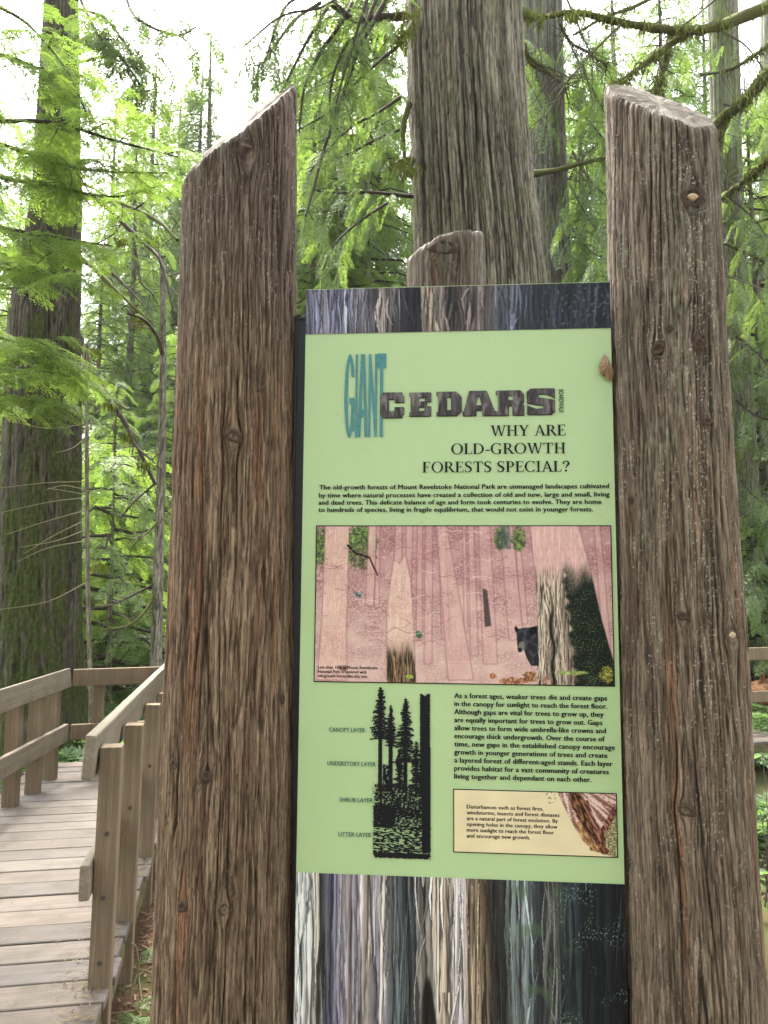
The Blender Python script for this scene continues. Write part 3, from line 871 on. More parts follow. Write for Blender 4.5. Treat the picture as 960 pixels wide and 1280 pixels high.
st_l = [(0, (190, 176, 158)), (0.72, (190, 176, 158)), (0.755, (206, 194, 176)), (0.79, (150, 132, 116)), (0.82, (196, 180, 160)), (0.86, (110, 96, 84)), (1, (80, 70, 60))]
nat_img = paint_strips(nat_img, st_l, 170, 193, (0.0018, 0.006), (0.06, 0.25), 0.53, 0.012, (40, 32, 28), box=(0.71, 0.93, 0.2, 1.0))
pimg = mixc(pimg, mixc(nat_img, cg, sstep(-0.008, 0.008, XX - split)), natm)
pimg = mixc(pimg, np.array([22, 18, 16.0]), np.exp(-((XX - pp(691, 790)[0] - 0.012 * perlin(YY * 6, YY * 0 + .4, 185)) / 0.006) ** 2) * natm * sstep(0.45, 0.6, YY))
# black bear looking round the trunk
bear = inpoly(XX, YY, [pp(*p) for p in ((645, 787), (644, 782), (648, 786), (655, 785), (664, 784), (672, 782), (673, 832), (664, 832), (658, 822), (655, 812), (651, 815), (647, 811), (646, 800))])
ears = inpoly(XX, YY, [pp(*p) for p in ((643.5, 788), (643, 784), (645.5, 783.5), (649, 787), (646, 791))]) | inpoly(XX, YY, [pp(*p) for p in ((662, 790), (662, 785), (667, 783), (671, 785), (670, 791), (665, 794))])
pimg = mixc(pimg, mixc(np.array([36, 36, 42.0]), np.array([66, 68, 78.0]), sstep(-0.1, 0.5, perlin(XX * 50, YY * 25, 186))), soft(bear, 1))
pimg = mixc(pimg, np.array([14, 14, 16.0]), soft(ears, 1))
muz = inpoly(XX, YY, [pp(*p) for p in ((649, 803), (654, 801), (656, 806), (655, 813), (650, 815), (647, 811))])
pimg = mixc(pimg, np.array([128, 116, 108.0]), soft(muz, 1) * 0.9)
pimg = mixc(pimg, np.array([18, 18, 20.0]), soft(inpoly(XX, YY, [pp(*p) for p in ((647, 810), (652, 810), (652, 815), (648, 815))]), 1))
# litter at the foot
for x, y, rx, ry, dk_, lt_ in ((642, 851, 20, 5, (110, 60, 50), (206, 160, 110)), (662, 846, 10, 7, (90, 50, 36), (190, 150, 90)), (758, 843, 9, 11, (60, 70, 30), (206, 190, 90)), (715, 841, 22, 3, (110, 130, 60), (190, 200, 120)), (617, 845, 5, 4, (130, 70, 50), (200, 130, 90)), (683, 852, 8, 6, (130, 80, 70), (220, 190, 170))):
    pimg = gblob(pimg, x, y, rx, ry, int(x), dk_, lt_)
pimg = gblob(pimg, 430, 835, 6, 4, 188, (120, 84, 76), (160, 120, 108))
fp = link('forest_picture', raster_mesh('forest_picture', pimg, PU0, PU1, PZ0, PZ1, 0.0014), M['print'], sign)
fp['label'] = 'pink toned picture of a forest with a black bear beside a trunk'
def border(parent, u0, u1, z0, z1, t, w):
    for i, (a, b, c, d) in enumerate(((u0 - t, u1 + t, z1, z1 + t), (u0 - t, u1 + t, z0 - t, z0), (u0 - t, u0, z0, z1), (u1, u1 + t, z0, z1))):
        yield a, b, c, d
def border_obj(parent, u0, u1, z0, z1, t, w):
    V, Q = [], []
    for a, b, c, d in border(parent, u0, u1, z0, z1, t, w):
        k = len(V)
        V += [bp(a, c, w), bp(b, c, w), bp(b, d, w), bp(a, d, w)]; Q.append((k, k + 1, k + 2, k + 3))
    return link('border', mesh_np('border', np.array(V), np.array(Q)), M['ink'], parent)
border_obj(fp, PU0, PU1, PZ0, PZ1, 0.0019, 0.0015)

# --- cream inset picture
IU0, IU1, IZ0, IZ1 = -0.0185, 0.2706, 1.1825, 1.2908
IW, IH = 420, 170
XX, YY = np.meshgrid(np.linspace(0, 1, IW), np.linspace(0, 1, IH))
def pi_(x, y):
    u, z = bd(x, y); return (u - IU0) / (IU1 - IU0), (IZ1 - z) / (IZ1 - IZ0)
iimg = np.zeros((IH, IW, 3)) + np.array([224, 208, 170.0])
iimg *= (1 + 0.03 * perlin(XX * 6, YY * 4, 200))[..., None]
w_ = inpoly(XX, YY, [pi_(*p) for p in ((697, 990), (771, 990), (772, 1073), (752, 1066), (742, 1062), (728, 1050), (716, 1030), (706, 1010))])
fan = perlin((XX - 0.66) / (YY + 0.35) * 22, YY * 3, 201)
cw = mixc(np.array([126, 84, 76.0]), np.array([226, 196, 188.0]), sstep(-0.4, 0.5, fan + 0.4 * perlin(XX * 60, YY * 40, 202)))
iimg = mixc(iimg, cw, soft(w_, 3))
gg = inpoly(XX, YY, [pi_(*p) for p in ((757, 1030), (771, 1020), (772, 1072), (756, 1066))])
iimg = mixc(iimg, mixc(np.array([104, 100, 70.0]), np.array([190, 182, 140.0]), sstep(-.3, .4, perlin(XX * 90, YY * 40, 203))), soft(gg, 3))
def istroke(pts, w, c1, c2, seed):
    global iimg
    for (a, b) in zip(pts[:-1], pts[1:]):
        (ax, ay), (bx_, by) = pi_(*a), pi_(*b); k = 0.375
        dx, dy = bx_ - ax, (by - ay) * k; L2 = dx * dx + dy * dy
        t = np.clip(((XX - ax) * dx + (YY - ay) * k * dy) / L2, 0, 1)
        d = np.hypot(XX - ax - t * dx, (YY - ay) * k - t * dy)
        cc = mixc(np.array(c1, float), np.array(c2, float), sstep(-0.3, 0.5, perlin((XX - YY * 0.2) * 70, (YY + XX) * 8, seed)))
        iimg = mixc(iimg, cc, sstep(w * 1.15, w * 0.8, d + 0.006 * perlin(XX * 40, YY * 20, seed + 1)))
istroke([(716, 985), (724, 1008), (736, 1030), (748, 1048)], 0.042, (46, 30, 22), (150, 104, 76), 205)
istroke([(768, 1012), (757, 1034), (744, 1050), (741, 1060)], 0.018, (70, 40, 34), (168, 116, 98), 207)
istroke([(733, 1003), (746, 1040), (754, 1058)], 0.014, (80, 48, 40), (176, 120, 100), 209)
istroke([(722, 1030), (732, 1048), (744, 1060), (754, 1062)], 0.018, (130, 92, 60), (200, 160, 110), 211)
istroke([(752, 1062), (757, 1064)], 0.02, (74, 40, 30), (130, 80, 60), 213)
iimg = mixc(iimg, np.array([120, 124, 84.0]), sstep(0.1, 0.4, perlin(XX * 60, YY * 26, 214)) * (np.hypot(XX - pi_(688, 997)[0], (YY - pi_(688, 997)[1]) * .38) < 0.035))
ip = link('inset_picture', raster_mesh('inset_picture', iimg, IU0, IU1, IZ0, IZ1, 0.0014), M['print'], sign)
ip['label'] = 'cream inset with a picture of a fallen branch'
border_obj(ip, IU0, IU1, IZ0, IZ1, 0.0017, 0.0015)

# --- body text: the built-in sans face, thickened
def text_mesh(name, lines, cap, mat, parent, bold=0.05, w=0.0018, align='L'):
    """lines: (text, x_left, x_right, y_baseline) in photograph positions on the board; cap = cap height in board metres"""
    VV, FF, base = [], [], 0
    for txt, xl, xr, yb in lines:
        cu = bpy.data.curves.new('line', 'FONT')
        cu.body = txt; cu.size = 1.0; cu.resolution_u = 2; cu.space_character = 1.03
        ob = bpy.data.objects.new('line', cu); COL.objects.link(ob)
        dg = bpy.context.evaluated_depsgraph_get()
        me = bpy.data.meshes.new_from_object(ob.evaluated_get(dg))
        bpy.data.objects.remove(ob); bpy.data.curves.remove(cu)
        n = len(me.vertices)
        co = np.zeros(n * 3); me.vertices.foreach_get('co', co); co = co.reshape(-1, 3)
        x0, x1 = co[:, 0].min(), co[:, 0].max()
        ul, zl = bd(xl, yb); ur, _ = bd(xr, yb)
        U_ = ul + (co[:, 0] - x0) / (x1 - x0) * (ur - ul); Z_ = zl + co[:, 1] * cap / 0.729
        for q, sh in enumerate(((0, 0), (-bold, 0), (bold, 0), (0, bold * 0.5))):
            VV.append(P0 + UB * (U_ + sh[0] * cap)[:, None] + WB * (w + q * 0.00005) + np.array([0, 0, 1.0]) * (Z_ + sh[1] * cap)[:, None])
            for p in me.polygons: FF.append(tuple(i + base for i in p.vertices))
            base += n
        bpy.data.meshes.remove(me)
    V = np.vstack(VV)
    m = bpy.data.meshes.new(name); m.from_pydata([tuple(v) for v in V], [], FF); m.update()
    return link(name, m, mat, parent)

PXM = 0.00154
text_mesh('paragraph', [
    ('The old-growth forests of Mount Revelstoke National Park are unmanaged landscapes cultivated', 399.5, 761, 612),
    ('by time where natural processes have created a collection of old and new, large and small, living', 399, 761.5, 622),
    ('and dead trees. This delicate balance of age and form took centuries to evolve. They are home', 398.6, 751.5, 631),
    ('to hundreds of species, living in fragile equilibrium, that would not exist in younger forests.', 398.4, 741, 640)], 6.0 * PXM, M['ink'], sign)
lf_ = ['As a forest ages, weaker trees die and create gaps', 'in the canopy for sunlight to reach the forest floor.', 'Although gaps are vital for trees to grow up, they', 'are equally important for trees to grow out. Gaps', 'allow trees to form wide umbrella-like crowns and', 'encourage thick undergrowth. Over the course of', 'time, new gaps in the established canopy encourage', 'growth in younger generations of trees and create', 'a layered forest of different-aged stands. Each layer', 'provides habitat for a vast community of creatures', 'living together and dependant on each other.']
rt_ = [758.4, 758.8, 754, 752.6, 757, 755.4, 768.2, 759, 765.4, 760.6, 739]
text_mesh('paragraph', [(t, 568, r_, 872.3 + 10.06 * i) for i, (t, r_) in enumerate(zip(lf_, rt_))], 6.2 * PXM, M['ink'], sign)
lf_ = ['Disturbances such as forest fires,', 'windstorms, insects and forest diseases', 'are a natural part of forest evolution. By', 'opening holes in the canopy, they allow', 'more sunlight to reach the forest floor', 'and encourage new growth.']
text_mesh('caption', [(t, 583.5, r_, 1010.2 + 7.25 * i) for i, (t, r_) in enumerate(zip(lf_, [679, 699, 697, 696.5, 692, 662.5]))], 4.6 * PXM, M['ink'], ip, 0.035)
text_mesh('caption', [('Less than 10% of Mount Revelstoke', 397.8, 472.3, 835.5), ('National Park is covered with', 397.6, 458.3, 840.9), ('old-growth forest like this one.', 397.5, 460, 846.3)], 3.9 * PXM, M['ink'], fp, 0.035)

# --- the layered forest drawing, in black ink
LX0, LY0 = bd(457, 858); 
nr_, nc_ = 830, 330
cell = (0.25 * PXM, 0.25 * PXM)
XP, YP = np.meshgrid(457 + np.arange(nc_) * 0.25, 858 + np.arange(nr_) * 0.25)
rag = perlin(XP * 0.5, YP * 0.5, 220) * 1.2 + perlin(XP * 1.1, YP * 1.1, 221) * 0.8
ink = np.zeros(XP.shape, bool)
def stamp(cx, cy, rx, ry):
    c0 = max(int((cx - rx - 457) / 0.25) - 1, 0); c1 = int((cx + rx - 457) / 0.25) + 2
    r0 = max(int((cy - ry - 858) / 0.25) - 1, 0); r1 = int((cy + ry - 858) / 0.25) + 2
    a_, b_ = XP[r0:r1, c0:c1], YP[r0:r1, c0:c1]
    ink[r0:r1, c0:c1] |= ((a_ - cx) / rx) ** 2 + ((b_ - cy) / ry) ** 2 < 1
def conif(cx, y0, y1, wmax, yb, tw, seed, dens=1.0):
    global ink
    rr_ = np.random.default_rng(seed)
    y = y0
    while y < y1:
        t = (y - y0) / (y1 - y0)
        for sd_ in (-1, 1):
            if rr_.random() > dens: continue
            L = wmax * (0.18 + 0.82 * t ** 0.8) * rr_.uniform(0.45, 1.1)
            q = 0.0
            while q < L:
                stamp(cx + sd_ * q, y + 0.22 * q + rr_.normal(0, 0.35), rr_.uniform(0.7, 1.7) * (1.25 - 0.6 * q / L), rr_.uniform(0.55, 1.3))
                q += rr_.uniform(0.5, 1.1)
            stamp(cx + sd_ * L, y + 0.22 * L - 0.5, 0.5, 0.5)
        y += rr_.uniform(1.4, 3.0)
    ink |= (np.abs(XP - cx - 0.3 * rag) < tw * np.clip(0.3 + (YP - y0) / 40, 0.3, 1)) & (YP > y0 - 2) & (YP < yb)
conif(476, 860, 921, 14, 985, 2.4, 230); conif(489, 882, 928, 9, 985, 2.6, 233, 0.8); conif(507.5, 873, 948, 15, 985, 2.4, 236)
conif(521, 925, 985, 10, 990, 1.2, 239, 0.9); conif(500, 935, 980, 9, 985, 1.2, 238, 0.8)
ink |= (XP > 525.5 + 0.5 * rag) & (XP < 538 + 0.5 * rag) & (YP > 865 + np.abs(rag) * 1.4 + 3 * np.exp(-((XP - 531.5) / 2) ** 2)) & (YP < 990)
ink |= (XP > 528 + 0.5 * rag) & (XP < 538.6) & (YP > 930) & (YP < 1055)
ink |= (np.abs(XP - 485.5 + rag * .5) < 6) & (YP > 952) & (YP < 985) & (perlin(XP * 0.4, YP * 0.3, 242) < 0.25)
ink |= (np.abs(XP - 500) < 1.6) & (YP > 950) & (YP < 985)
shr = (YP > 975 + 3 * rag + 0.06 * np.abs(XP - 500)) & (YP < 1016) & (XP > 469 + 2.5 * rag) & (XP < 538 + rag)
ink |= shr & ((perlin(XP * 0.42, YP * 0.5, 243) < 0.16) | (perlin(XP * 0.2, YP * 0.2, 244) < -0.2))
ink |= (YP > 1000 + rag * 2 + 0.16 * np.maximum(XP - 485, 0)) & (YP < 1027 + 0.06 * (XP - 470)) & (XP > 468 + rag) & (XP < 538.5) & ((XP < 494 + 5 * perlin(YP * 0.25, XP * 0.2, 250)) & (perlin(XP * 0.3, YP * 0.5, 251) < 0.42) | (perlin(XP * 0.25 + YP * 0.2, YP * 0.75 - XP * 0.05, 245) < 0.1))
low = (YP > 1024 + rag) & (YP < 1063 + rag - 1.5 * np.exp(-((XP - 470) / 5) ** 2)) & (XP > 468 + rag * 0.8) & (XP < 538.6 + rag * 0.8)
ink |= low & (perlin(XP * 0.16, YP * 0.55 - XP * 0.06, 246) + 0.4 * perlin(XP * 0.5, YP * 0.6, 247) < 0.1 + 0.1 * (YP > 1054) - 0.1 * (YP < 1034))
ink |= (YP > 1057 + rag) & (YP < 1063 + rag) & (XP > 470) & (XP < 537)
ld = mask_mesh('layer_drawing', ink, LX0, LY0, (0.25 * 0.001484, 0.25 * 0.001492), 0.0018, sign, M['ink'])
ld['label'] = 'black drawing of tall conifers over shrubs and litter'
text_mesh('layer_name', [('CANOPY LAYER', 411.6, 456.4, 914.3)], 6.2 * PXM * .86, M['teal_ink'], sign, 0.02)
text_mesh('layer_name', [('UNDERSTORY LAYER', 409.5, 469.8, 956.4)], 6.2 * PXM * .86, M['teal_ink'], sign, 0.02)
text_mesh('layer_name', [('SHRUB LAYER', 424.7, 466.2, 1001.8)], 6.2 * PXM * .86, M['teal_ink'], sign, 0.02)
text_mesh('layer_name', [('LITTER LAYER', 423.3, 464.2, 1045)], 6.2 * PXM * .86, M['teal_ink'], sign, 0.02)

# --- headings: own letters drawn as stroke masks
class Pen:
    """glyph pen: coordinates x right, y up, cap height 1; res cells per unit"""
    def __init__(s, adv, res=60, ext=0.15):
        s.adv = adv
        s.X, s.Y = np.meshgrid((np.arange(int((adv + 2 * ext) * res)) + 0.5) / res - ext, 1 + ext - (np.arange(int((1 + 2 * ext) * res)) + 0.5) / res)
        s.m = np.zeros(s.X.shape, bool); s.ext = ext
    def rect(s, x0, y0, x1, y1, on=True):
        r_ = (s.X >= x0) & (s.X <= x1) & (s.Y >= y0) & (s.Y <= y1)
        s.m = s.m | r_ if on else s.m & ~r_
        return s
    def poly(s, *p, on=True):
        r_ = inpoly(s.X, s.Y, p)
        s.m = s.m | r_ if on else s.m & ~r_
        return s
    def ring(s, cx, cy, rx, ry, tx, ty, cut=None, inner=True):
        o = ((s.X - cx) / rx) ** 2 + ((s.Y - cy) / ry) ** 2 <= 1
        i = ((s.X - cx) / (rx - tx)) ** 2 + ((s.Y - cy) / (ry - ty)) ** 2 < 1
        r_ = o & ~i
        if cut is not None: r_ &= cut(s.X, s.Y)
        s.m |= r_
        return s
    def curve(s, pts, ws):
        P = np.array(pts, float); n = len(P)
        T = np.linspace(0, n - 1, 160); Pe = np.vstack([2 * P[0] - P[1], P, 2 * P[-1] - P[-2]])
        for t in T:
            i = min(int(t), n - 2); f = t - i
            p0, p1, p2, p3 = Pe[i], Pe[i + 1], Pe[i + 2], Pe[i + 3]
            c = 0.5 * (2 * p1 + (p2 - p0) * f + (2 * p0 - 5 * p1 + 4 * p2 - p3) * f * f + (-p0 + 3 * p1 - 3 * p2 + p3) * f ** 3)
            w = np.interp(t, np.arange(n), ws) / 2
            s.m |= (s.X - c[0]) ** 2 + (s.Y - c[1]) ** 2 < w * w
        return s

TK, TN, SF = 0.155, 0.06, 0.05      # thick stem, hairline, serif height
def serif_glyph(ch):
    P = None
    def foot(p, xc, y, half=0.17): p.rect(xc - half, y, xc + half, y + SF)
    def head(p, xc, half=0.17): p.rect(xc - half, 1 - SF, xc + half, 1)
    if ch == 'I':
        P = Pen(0.44); P.rect(.22 - TK / 2, 0, .22 + TK / 2, 1); foot(P, .22, 0); head(P, .22)
    elif ch == 'H':
        P = Pen(0.94)
        for x in (.21, .73): P.rect(x - TK / 2, 0, x + TK / 2, 1); foot(P, x, 0); head(P, x)
        P.rect(.2, .47, .74, .53)
    elif ch == 'W':
        P = Pen(1.22)
        P.poly((.06, 1), (.23, 1), (.45, 0), (.34, 0)).poly((.57, .95), (.64, .95), (.43, 0), (.37, 0)).poly((.53, 1), (.69, 1), (.9, 0), (.8, 0)).poly((1.07, 1), (1.14, 1), (.89, 0), (.82, 0))
        head(P, .15, .15); head(P, .62, .13); head(P, 1.1, .13)
    elif ch == 'Y':
        P = Pen(0.86); P.rect(.43 - TK / 2, 0, .43 + TK / 2, .48); foot(P, .43, 0, .18)
        P.poly((.07, 1), (.25, 1), (.5, .45), (.38, .38)).poly((.68, 1), (.76, 1), (.5, .42), (.43, .45)); head(P, .16, .16); head(P, .72, .13)
    elif ch == 'A':
        P = Pen(0.90); P.poly((.40, 1), (.5, 1), (.85, 0), (.67, 0)).poly((.40, 1), (.47, .95), (.19, 0), (.12, 0)).rect(.24, .3, .66, .36); foot(P, .15, 0, .14); foot(P, .76, 0, .16)
    elif ch == 'R':
        P = Pen(0.86); P.rect(.2 - TK / 2, 0, .2 + TK / 2, 1); foot(P, .2, 0); P.rect(.04, 1 - SF, .3, 1)
        P.ring(.38, .74, .29, .26, .15, .055, lambda x, y: x > .36); P.rect(.25, .945, .4, 1).rect(.25, .48, .4, .53)
        P.poly((.35, .5), (.52, .5), (.86, 0), (.68, 0)); P.rect(.68, 0, .9, SF)
    elif ch == 'P':
        P = Pen(0.74); P.rect(.2 - TK / 2, 0, .2 + TK / 2, 1); foot(P, .2, 0); P.rect(.04, 1 - SF, .3, 1)
        P.ring(.37, .72, .31, .28, .15, .055, lambda x, y: x > .35); P.rect(.25, .945, .4, 1).rect(.25, .44, .4, .49)
    elif ch in 'EF':
        P = Pen(0.72); P.rect(.2 - TK / 2, 0, .2 + TK / 2, 1); P.rect(.04, 1 - SF, .64, 1); P.poly((.58, 1), (.64, 1), (.64, .76), (.6, .78))
        P.rect(.2, .48, .5, .535); P.rect(.45, .4, .5, .62)
        if ch == 'E': P.rect(.04, 0, .66, SF); P.poly((.6, 0), (.66, 0), (.69, .26), (.65, .26))
        else: foot(P, .2, 0)
    elif ch == 'L':
        P = Pen(0.68); P.rect(.2 - TK / 2, 0, .2 + TK / 2, 1); head(P, .2); P.rect(.04, 0, .62, SF); P.poly((.56, 0), (.62, 0), (.65, .28), (.61, .28))
    elif ch == 'O':
        P = Pen(0.98); P.ring(.49, .5, .45, .52, .15, .055)
    elif ch == 'D':
        P = Pen(0.95); P.rect(.2 - TK / 2, 0, .2 + TK / 2, 1); P.ring(.38, .5, .5, .5, .155, .055, lambda x, y: x > .36); P.rect(.04, .945, .4, 1).rect(.04, 0, .4, .055)
    elif ch in 'CG':
        P = Pen(0.86 if ch == 'C' else 0.96); P.ring(.49, .5, .45, .52, .155, .055, lambda x, y: (x < .62) | (y > .85) & (x < .8) | (y < .2) & (x < .8)); P.rect(.755, .72, .8, 1.0)
        if ch == 'G': P.rect(.66, .02, .66 + TK, .42); P.rect(.56, .42 - SF, .9, .42)
        else: P.poly((.6, .0), (.72, .03), (.84, .2), (.8, .22), (.7, .1))
    elif ch == 'T':
        P = Pen(0.82); P.rect(.41 - TK / 2, 0, .41 + TK / 2, 1); foot(P, .41, 0, .18); P.rect(.05, .94, .77, 1); P.rect(.05, .74, .1, 1).rect(.72, .74, .77, 1)
    elif ch == 'S':
        P = Pen(0.68); P.curve([(.56, .82), (.46, .96), (.27, .97), (.14, .84), (.2, .63), (.4, .49), (.53, .33), (.5, .12), (.34, .03), (.18, .05), (.1, .18)], [.05, .06, .07, .12, .16, .18, .16, .12, .07, .06, .05]); P.rect(.53, .74, .57, 1.0).rect(.09, 0, .13, .28)
    elif ch == '-':
        P = Pen(0.42); P.rect(.06, .3, .36, .4)
    elif ch == '?':
        P = Pen(0.62); P.curve([(.1, .78), (.16, .93), (.32, .98), (.48, .88), (.5, .7), (.36, .5), (.3, .3)], [.1, .08, .07, .13, .16, .1, .05]); P.ring(.3, .09, .09, .09, .089, .089); P.ring(.13, .77, .07, .07, .069, .069)
    else:
        P = Pen(0.34)
    return P

def place_mask(name, m, x0, x1, ytop, ybot, yslope, w, parent, mat):
    """a mask spread between photograph x0..x1 (at its mean height) and heights ytop..ybot"""
    ua, za = bd(x0, ytop); ub, _ = bd(x1, ytop); _, zb = bd(x0, ybot)
    return mask_mesh(name, m, ua, za, ((ub - ua) / m.shape[1], (za - zb) / m.shape[0]), w, parent, mat)

def serif_line(txt, res=60, ext=0.15):
    gl = [serif_glyph(c) for c in txt]
    tot = sum(g.adv for g in gl)
    H = gl[0].m.shape[0]
    big = np.zeros((H, int((tot + 2 * ext) * res) + 8), bool)
    x = 0.0
    for g in gl:
        k = int(round(x * res)); big[:, k:k + g.m.shape[1]] |= g.m[:, :big.shape[1] - k]; x += g.adv
    cols = np.nonzero(big.any(0))[0]
    return big[:, cols[0]:cols[-1] + 1]
for txt, xl, xr, yb in (('WHY ARE', 613, 706.7, 545.3), ('OLD-GROWTH', 564, 706.7, 568), ('FORESTS SPECIAL?', 528, 711.7, 590.8)):
    mk = serif_line(txt)
    cap = 13.3
    place_mask('heading_line', mk, xl, xr, yb - cap * 1.15, yb + cap * 0.15, 0, 0.0018, sign, M['ink'])

def block_glyph(ch):
    P = Pen(1.0, 60, 0.0)
    if ch == 'C':
        P.rect(.06, .12, .96, .88).rect(.16, 0, .9, 1).poly((.06, .14), (.18, 0), (.2, .2)).poly((.06, .86), (.18, 1), (.2, .8))
        P.rect(.38, .26, .62, .74, on=False).rect(.60, .42, 1, .60, on=False)
    elif ch == 'E':
        P.rect(.02, 0, .16, 1).rect(.08, 0, .98, 1); P.rect(.44, .62, .70, .78, on=False).rect(.44, .22, .70, .38, on=False).rect(.68, .62, .72, .78, on=False).rect(.8, .42, 1, .6, on=False).rect(0, .16, .08, .84, on=False)
    elif ch == 'D':
        P.rect(.02, 0, .8, 1).poly((.8, 0), (.98, .2), (.98, .8), (.8, 1)); P.rect(.42, .24, .58, .76, on=False).rect(0, .16, .09, .84, on=False)
    elif ch == 'A':
        P.poly((.2, 1), (.72, 1), (1.0, 0), (0, 0)).rect(0, 0, 1, .18); P.poly((.44, .78), (.5, .78), (.57, .42), (.38, .42), on=False); P.rect(.4, 0, .58, .22, on=False)
    elif ch == 'R':
        P.rect(.02, 0, .98, 1); P.rect(.44, .62, .6, .8, on=False).poly((.98, 1), (.88, 1), (.98, .86), on=False).poly((1.0, .55), (.9, .48), (1.0, .42), on=False).rect(.45, 0, .58, .38, on=False).rect(0, .16, .08, .84, on=False)
    elif ch == 'S':
        P.rect(.04, 0, .96, 1); P.poly((.04, 1), (.04, .88), (.16, 1), on=False).poly((.96, 0), (.96, .12), (.84, 0), on=False).poly((.42, .78), (.7, .78), (.96, .62), (.96, .56), (.42, .66), on=False).poly((.04, .44), (.04, .36), (.34, .22), (.58, .24), (.58, .34), on=False)
    return P.m
def mat_cedar_letters():
    k = NT('bark_pattern_letters')
    n = k.noise(k.coord((90, 90, 18)), 1.0, 5, 0.6, 0.8)
    n2 = k.noise(k.coord(), 12, 2)
    c = k.ramp(n, [(0.34, (0.014, 0.012, 0.013)), (0.48, (0.06, 0.05, 0.052)), (0.6, (0.15, 0.132, 0.13)), (0.75, (0.27, 0.24, 0.215))])
    c = k.mix(k.ramp(n2, [(0.4, (0, 0, 0)), (0.6, (0.6, 0.6, 0.6))]), c, (0.05, 0.045, 0.05))
    return k.bsdf(c, 0.45, None, 0.15)
def mat_giant():
    k = NT('teal_letters')
    n = k.noise(k.coord(), 330, 3, 0.7)
    c = k.ramp(n, [(0.35, (0.008, 0.10, 0.115)), (0.65, (0.035, 0.20, 0.20))])
    return k.bsdf(c, 0.35, None, 0.5)
M['cedar_letters'] = mat_cedar_letters(); M['giant_letters'] = mat_giant()
cx_ = [(473, 506), (511, 539), (545, 577), (578, 620), (619, 655), (657, 694)]
cy_ = [(491, 522.5), (491, 520.5), (490, 520), (489, 520), (488.5, 519.5), (486, 518.5)]
for i, ch in enumerate('CEDARS'):
    mk = block_glyph(ch)
    place_mask('block_letter', mk, cx_[i][0], cx_[i][1], cy_[i][0], cy_[i][1], 0, 0.0022, sign, M['cedar_letters'])
    place_mask('letter_edge', mk, cx_[i][0] + 0.7, cx_[i][1] + 0.7, cy_[i][0] + 0.9, cy_[i][1] + 0.9, 0, 0.0019, sign, M['ink'])
def tall_glyph(ch):
    P = Pen(1.0, 80, 0.0)
    if ch == 'G': P.ring(.52, .5, .5, .5, .33, .10, lambda x, y: (x < .62) | (y > .72) | (y < .45)); P.rect(.68, 0.08, .98, .47).rect(.5, .40, .98, .47)
    elif ch == 'I': P.rect(.25, 0, .75, 1)
    elif ch == 'A': P.poly((.30, 1), (.70, 1), (1, 0), (.68, 0), (.5, .8), (.32, 0), (0, 0)).rect(.25, .24, .75, .32)
    elif ch == 'N': P.rect(0, 0, .28, 1).rect(.72, 0, 1, 1).poly((0, 1), (.28, 1), (1, 0), (.72, 0))
    elif ch == 'T': P.rect(.33, 0, .67, 1).rect(0, .83, 1, 1)
    return P.m
for ch, a, b, t_, bt in (('G', 431, 444, 443, 547.5), ('I', 443.5, 449, 443, 547), ('A', 447.5, 460.5, 443, 546.5), ('N', 461, 472, 443, 546.5), ('T', 471.5, 483, 442.3, 546.5)):
    place_mask('tall_letter', tall_glyph(ch), a, b, t_, bt, 0, 0.0016, sign, M['giant_letters'])
# small upright word beside the block letters: letters turned a quarter clockwise
def side_word():
    cu = bpy.data.curves.new('line', 'FONT'); cu.body = 'BOARDWALK'; cu.size = 1.0; cu.offset = 0.01
    ob = bpy.data.objects.new('line', cu); COL.objects.link(ob)
    me = bpy.data.meshes.new_from_object(ob.evaluated_get(bpy.context.evaluated_depsgraph_get()))
    bpy.data.objects.remove(ob); bpy.data.curves.remove(cu)
    co = np.array([v.co[:] for v in me.vertices]); fc = [tuple(p.vertices) for p in me.polygons]
    x0, x1 = co[:, 0].min(), co[:, 0].max()
    ua, za = bd(698.3, 487); ub, _ = bd(704.6, 487); _, zb = bd(700, 516.5)
    U_ = ua + (co[:, 1] / 0.729) * (ub - ua); Z_ = za + (co[:, 0] - x0) / (x1 - x0) * (zb - za)
    V = P0 + UB * U_[:, None] + WB * 0.0018 + np.array([0, 0, 1.0]) * Z_[:, None]
    m = bpy.data.meshes.new('side_word'); m.from_pydata([tuple(v) for v in V], [], fc); m.update()
    link('side_word', m, M['ink'], sign)
side_word()

# dry brown leaf caught at the board's right edge
def dry_leaf():
    pts = [(755, 443.5), (758.5, 449), (761.5, 456), (764.8, 462), (765, 470), (764, 477), (761.5, 478), (758, 475), (755.5, 471.5), (752, 470.5), (749.3, 467), (749.8, 463.5), (748.2, 459), (749, 454), (752, 450)]
    c = (757.5, 461)
    uc, zc = bd(*c)
    V = [bp(uc, zc, 0.016)]
    n = len(pts)
    for k, s_ in ((0, 0.5), (1, 1.0)):
        for i, p in enumerate(pts):
            u, z = bd(*p)
            V.append(bp(uc + (u - uc) * s_, zc + (z - zc) * s_, (0.013 if k == 0 else 0.006) + 0.003 * math.sin(i * 2.1)))
    F_ = [(0, 1 + i, 1 + (i + 1) % n) for i in range(n)] + [(1 + i, 1 + n + i, 1 + n + (i + 1) % n, 1 + (i + 1) % n) for i in range(n)]
    me = bpy.data.meshes.new('dry_leaf'); me.from_pydata([tuple(v) for v in V], [], F_)
    k = NT('dry_leaf_brown'); nz = k.noise(k.coord((1, 1, 1)), 130, 4)
    o = link('dry_leaf', me, k.bsdf(k.mix(nz, (0.16, 0.095, 0.055), (0.36, 0.25, 0.16)), 0.8, k.bump(nz, 0.6, 0.004), 0.2))
    md = o.modifiers.new('thick', 'SOLIDIFY'); md.thickness = 0.0012
    tag(o, 'small brown dry leaf caught at the right edge of the green sign', 'leaf')
dry_leaf()

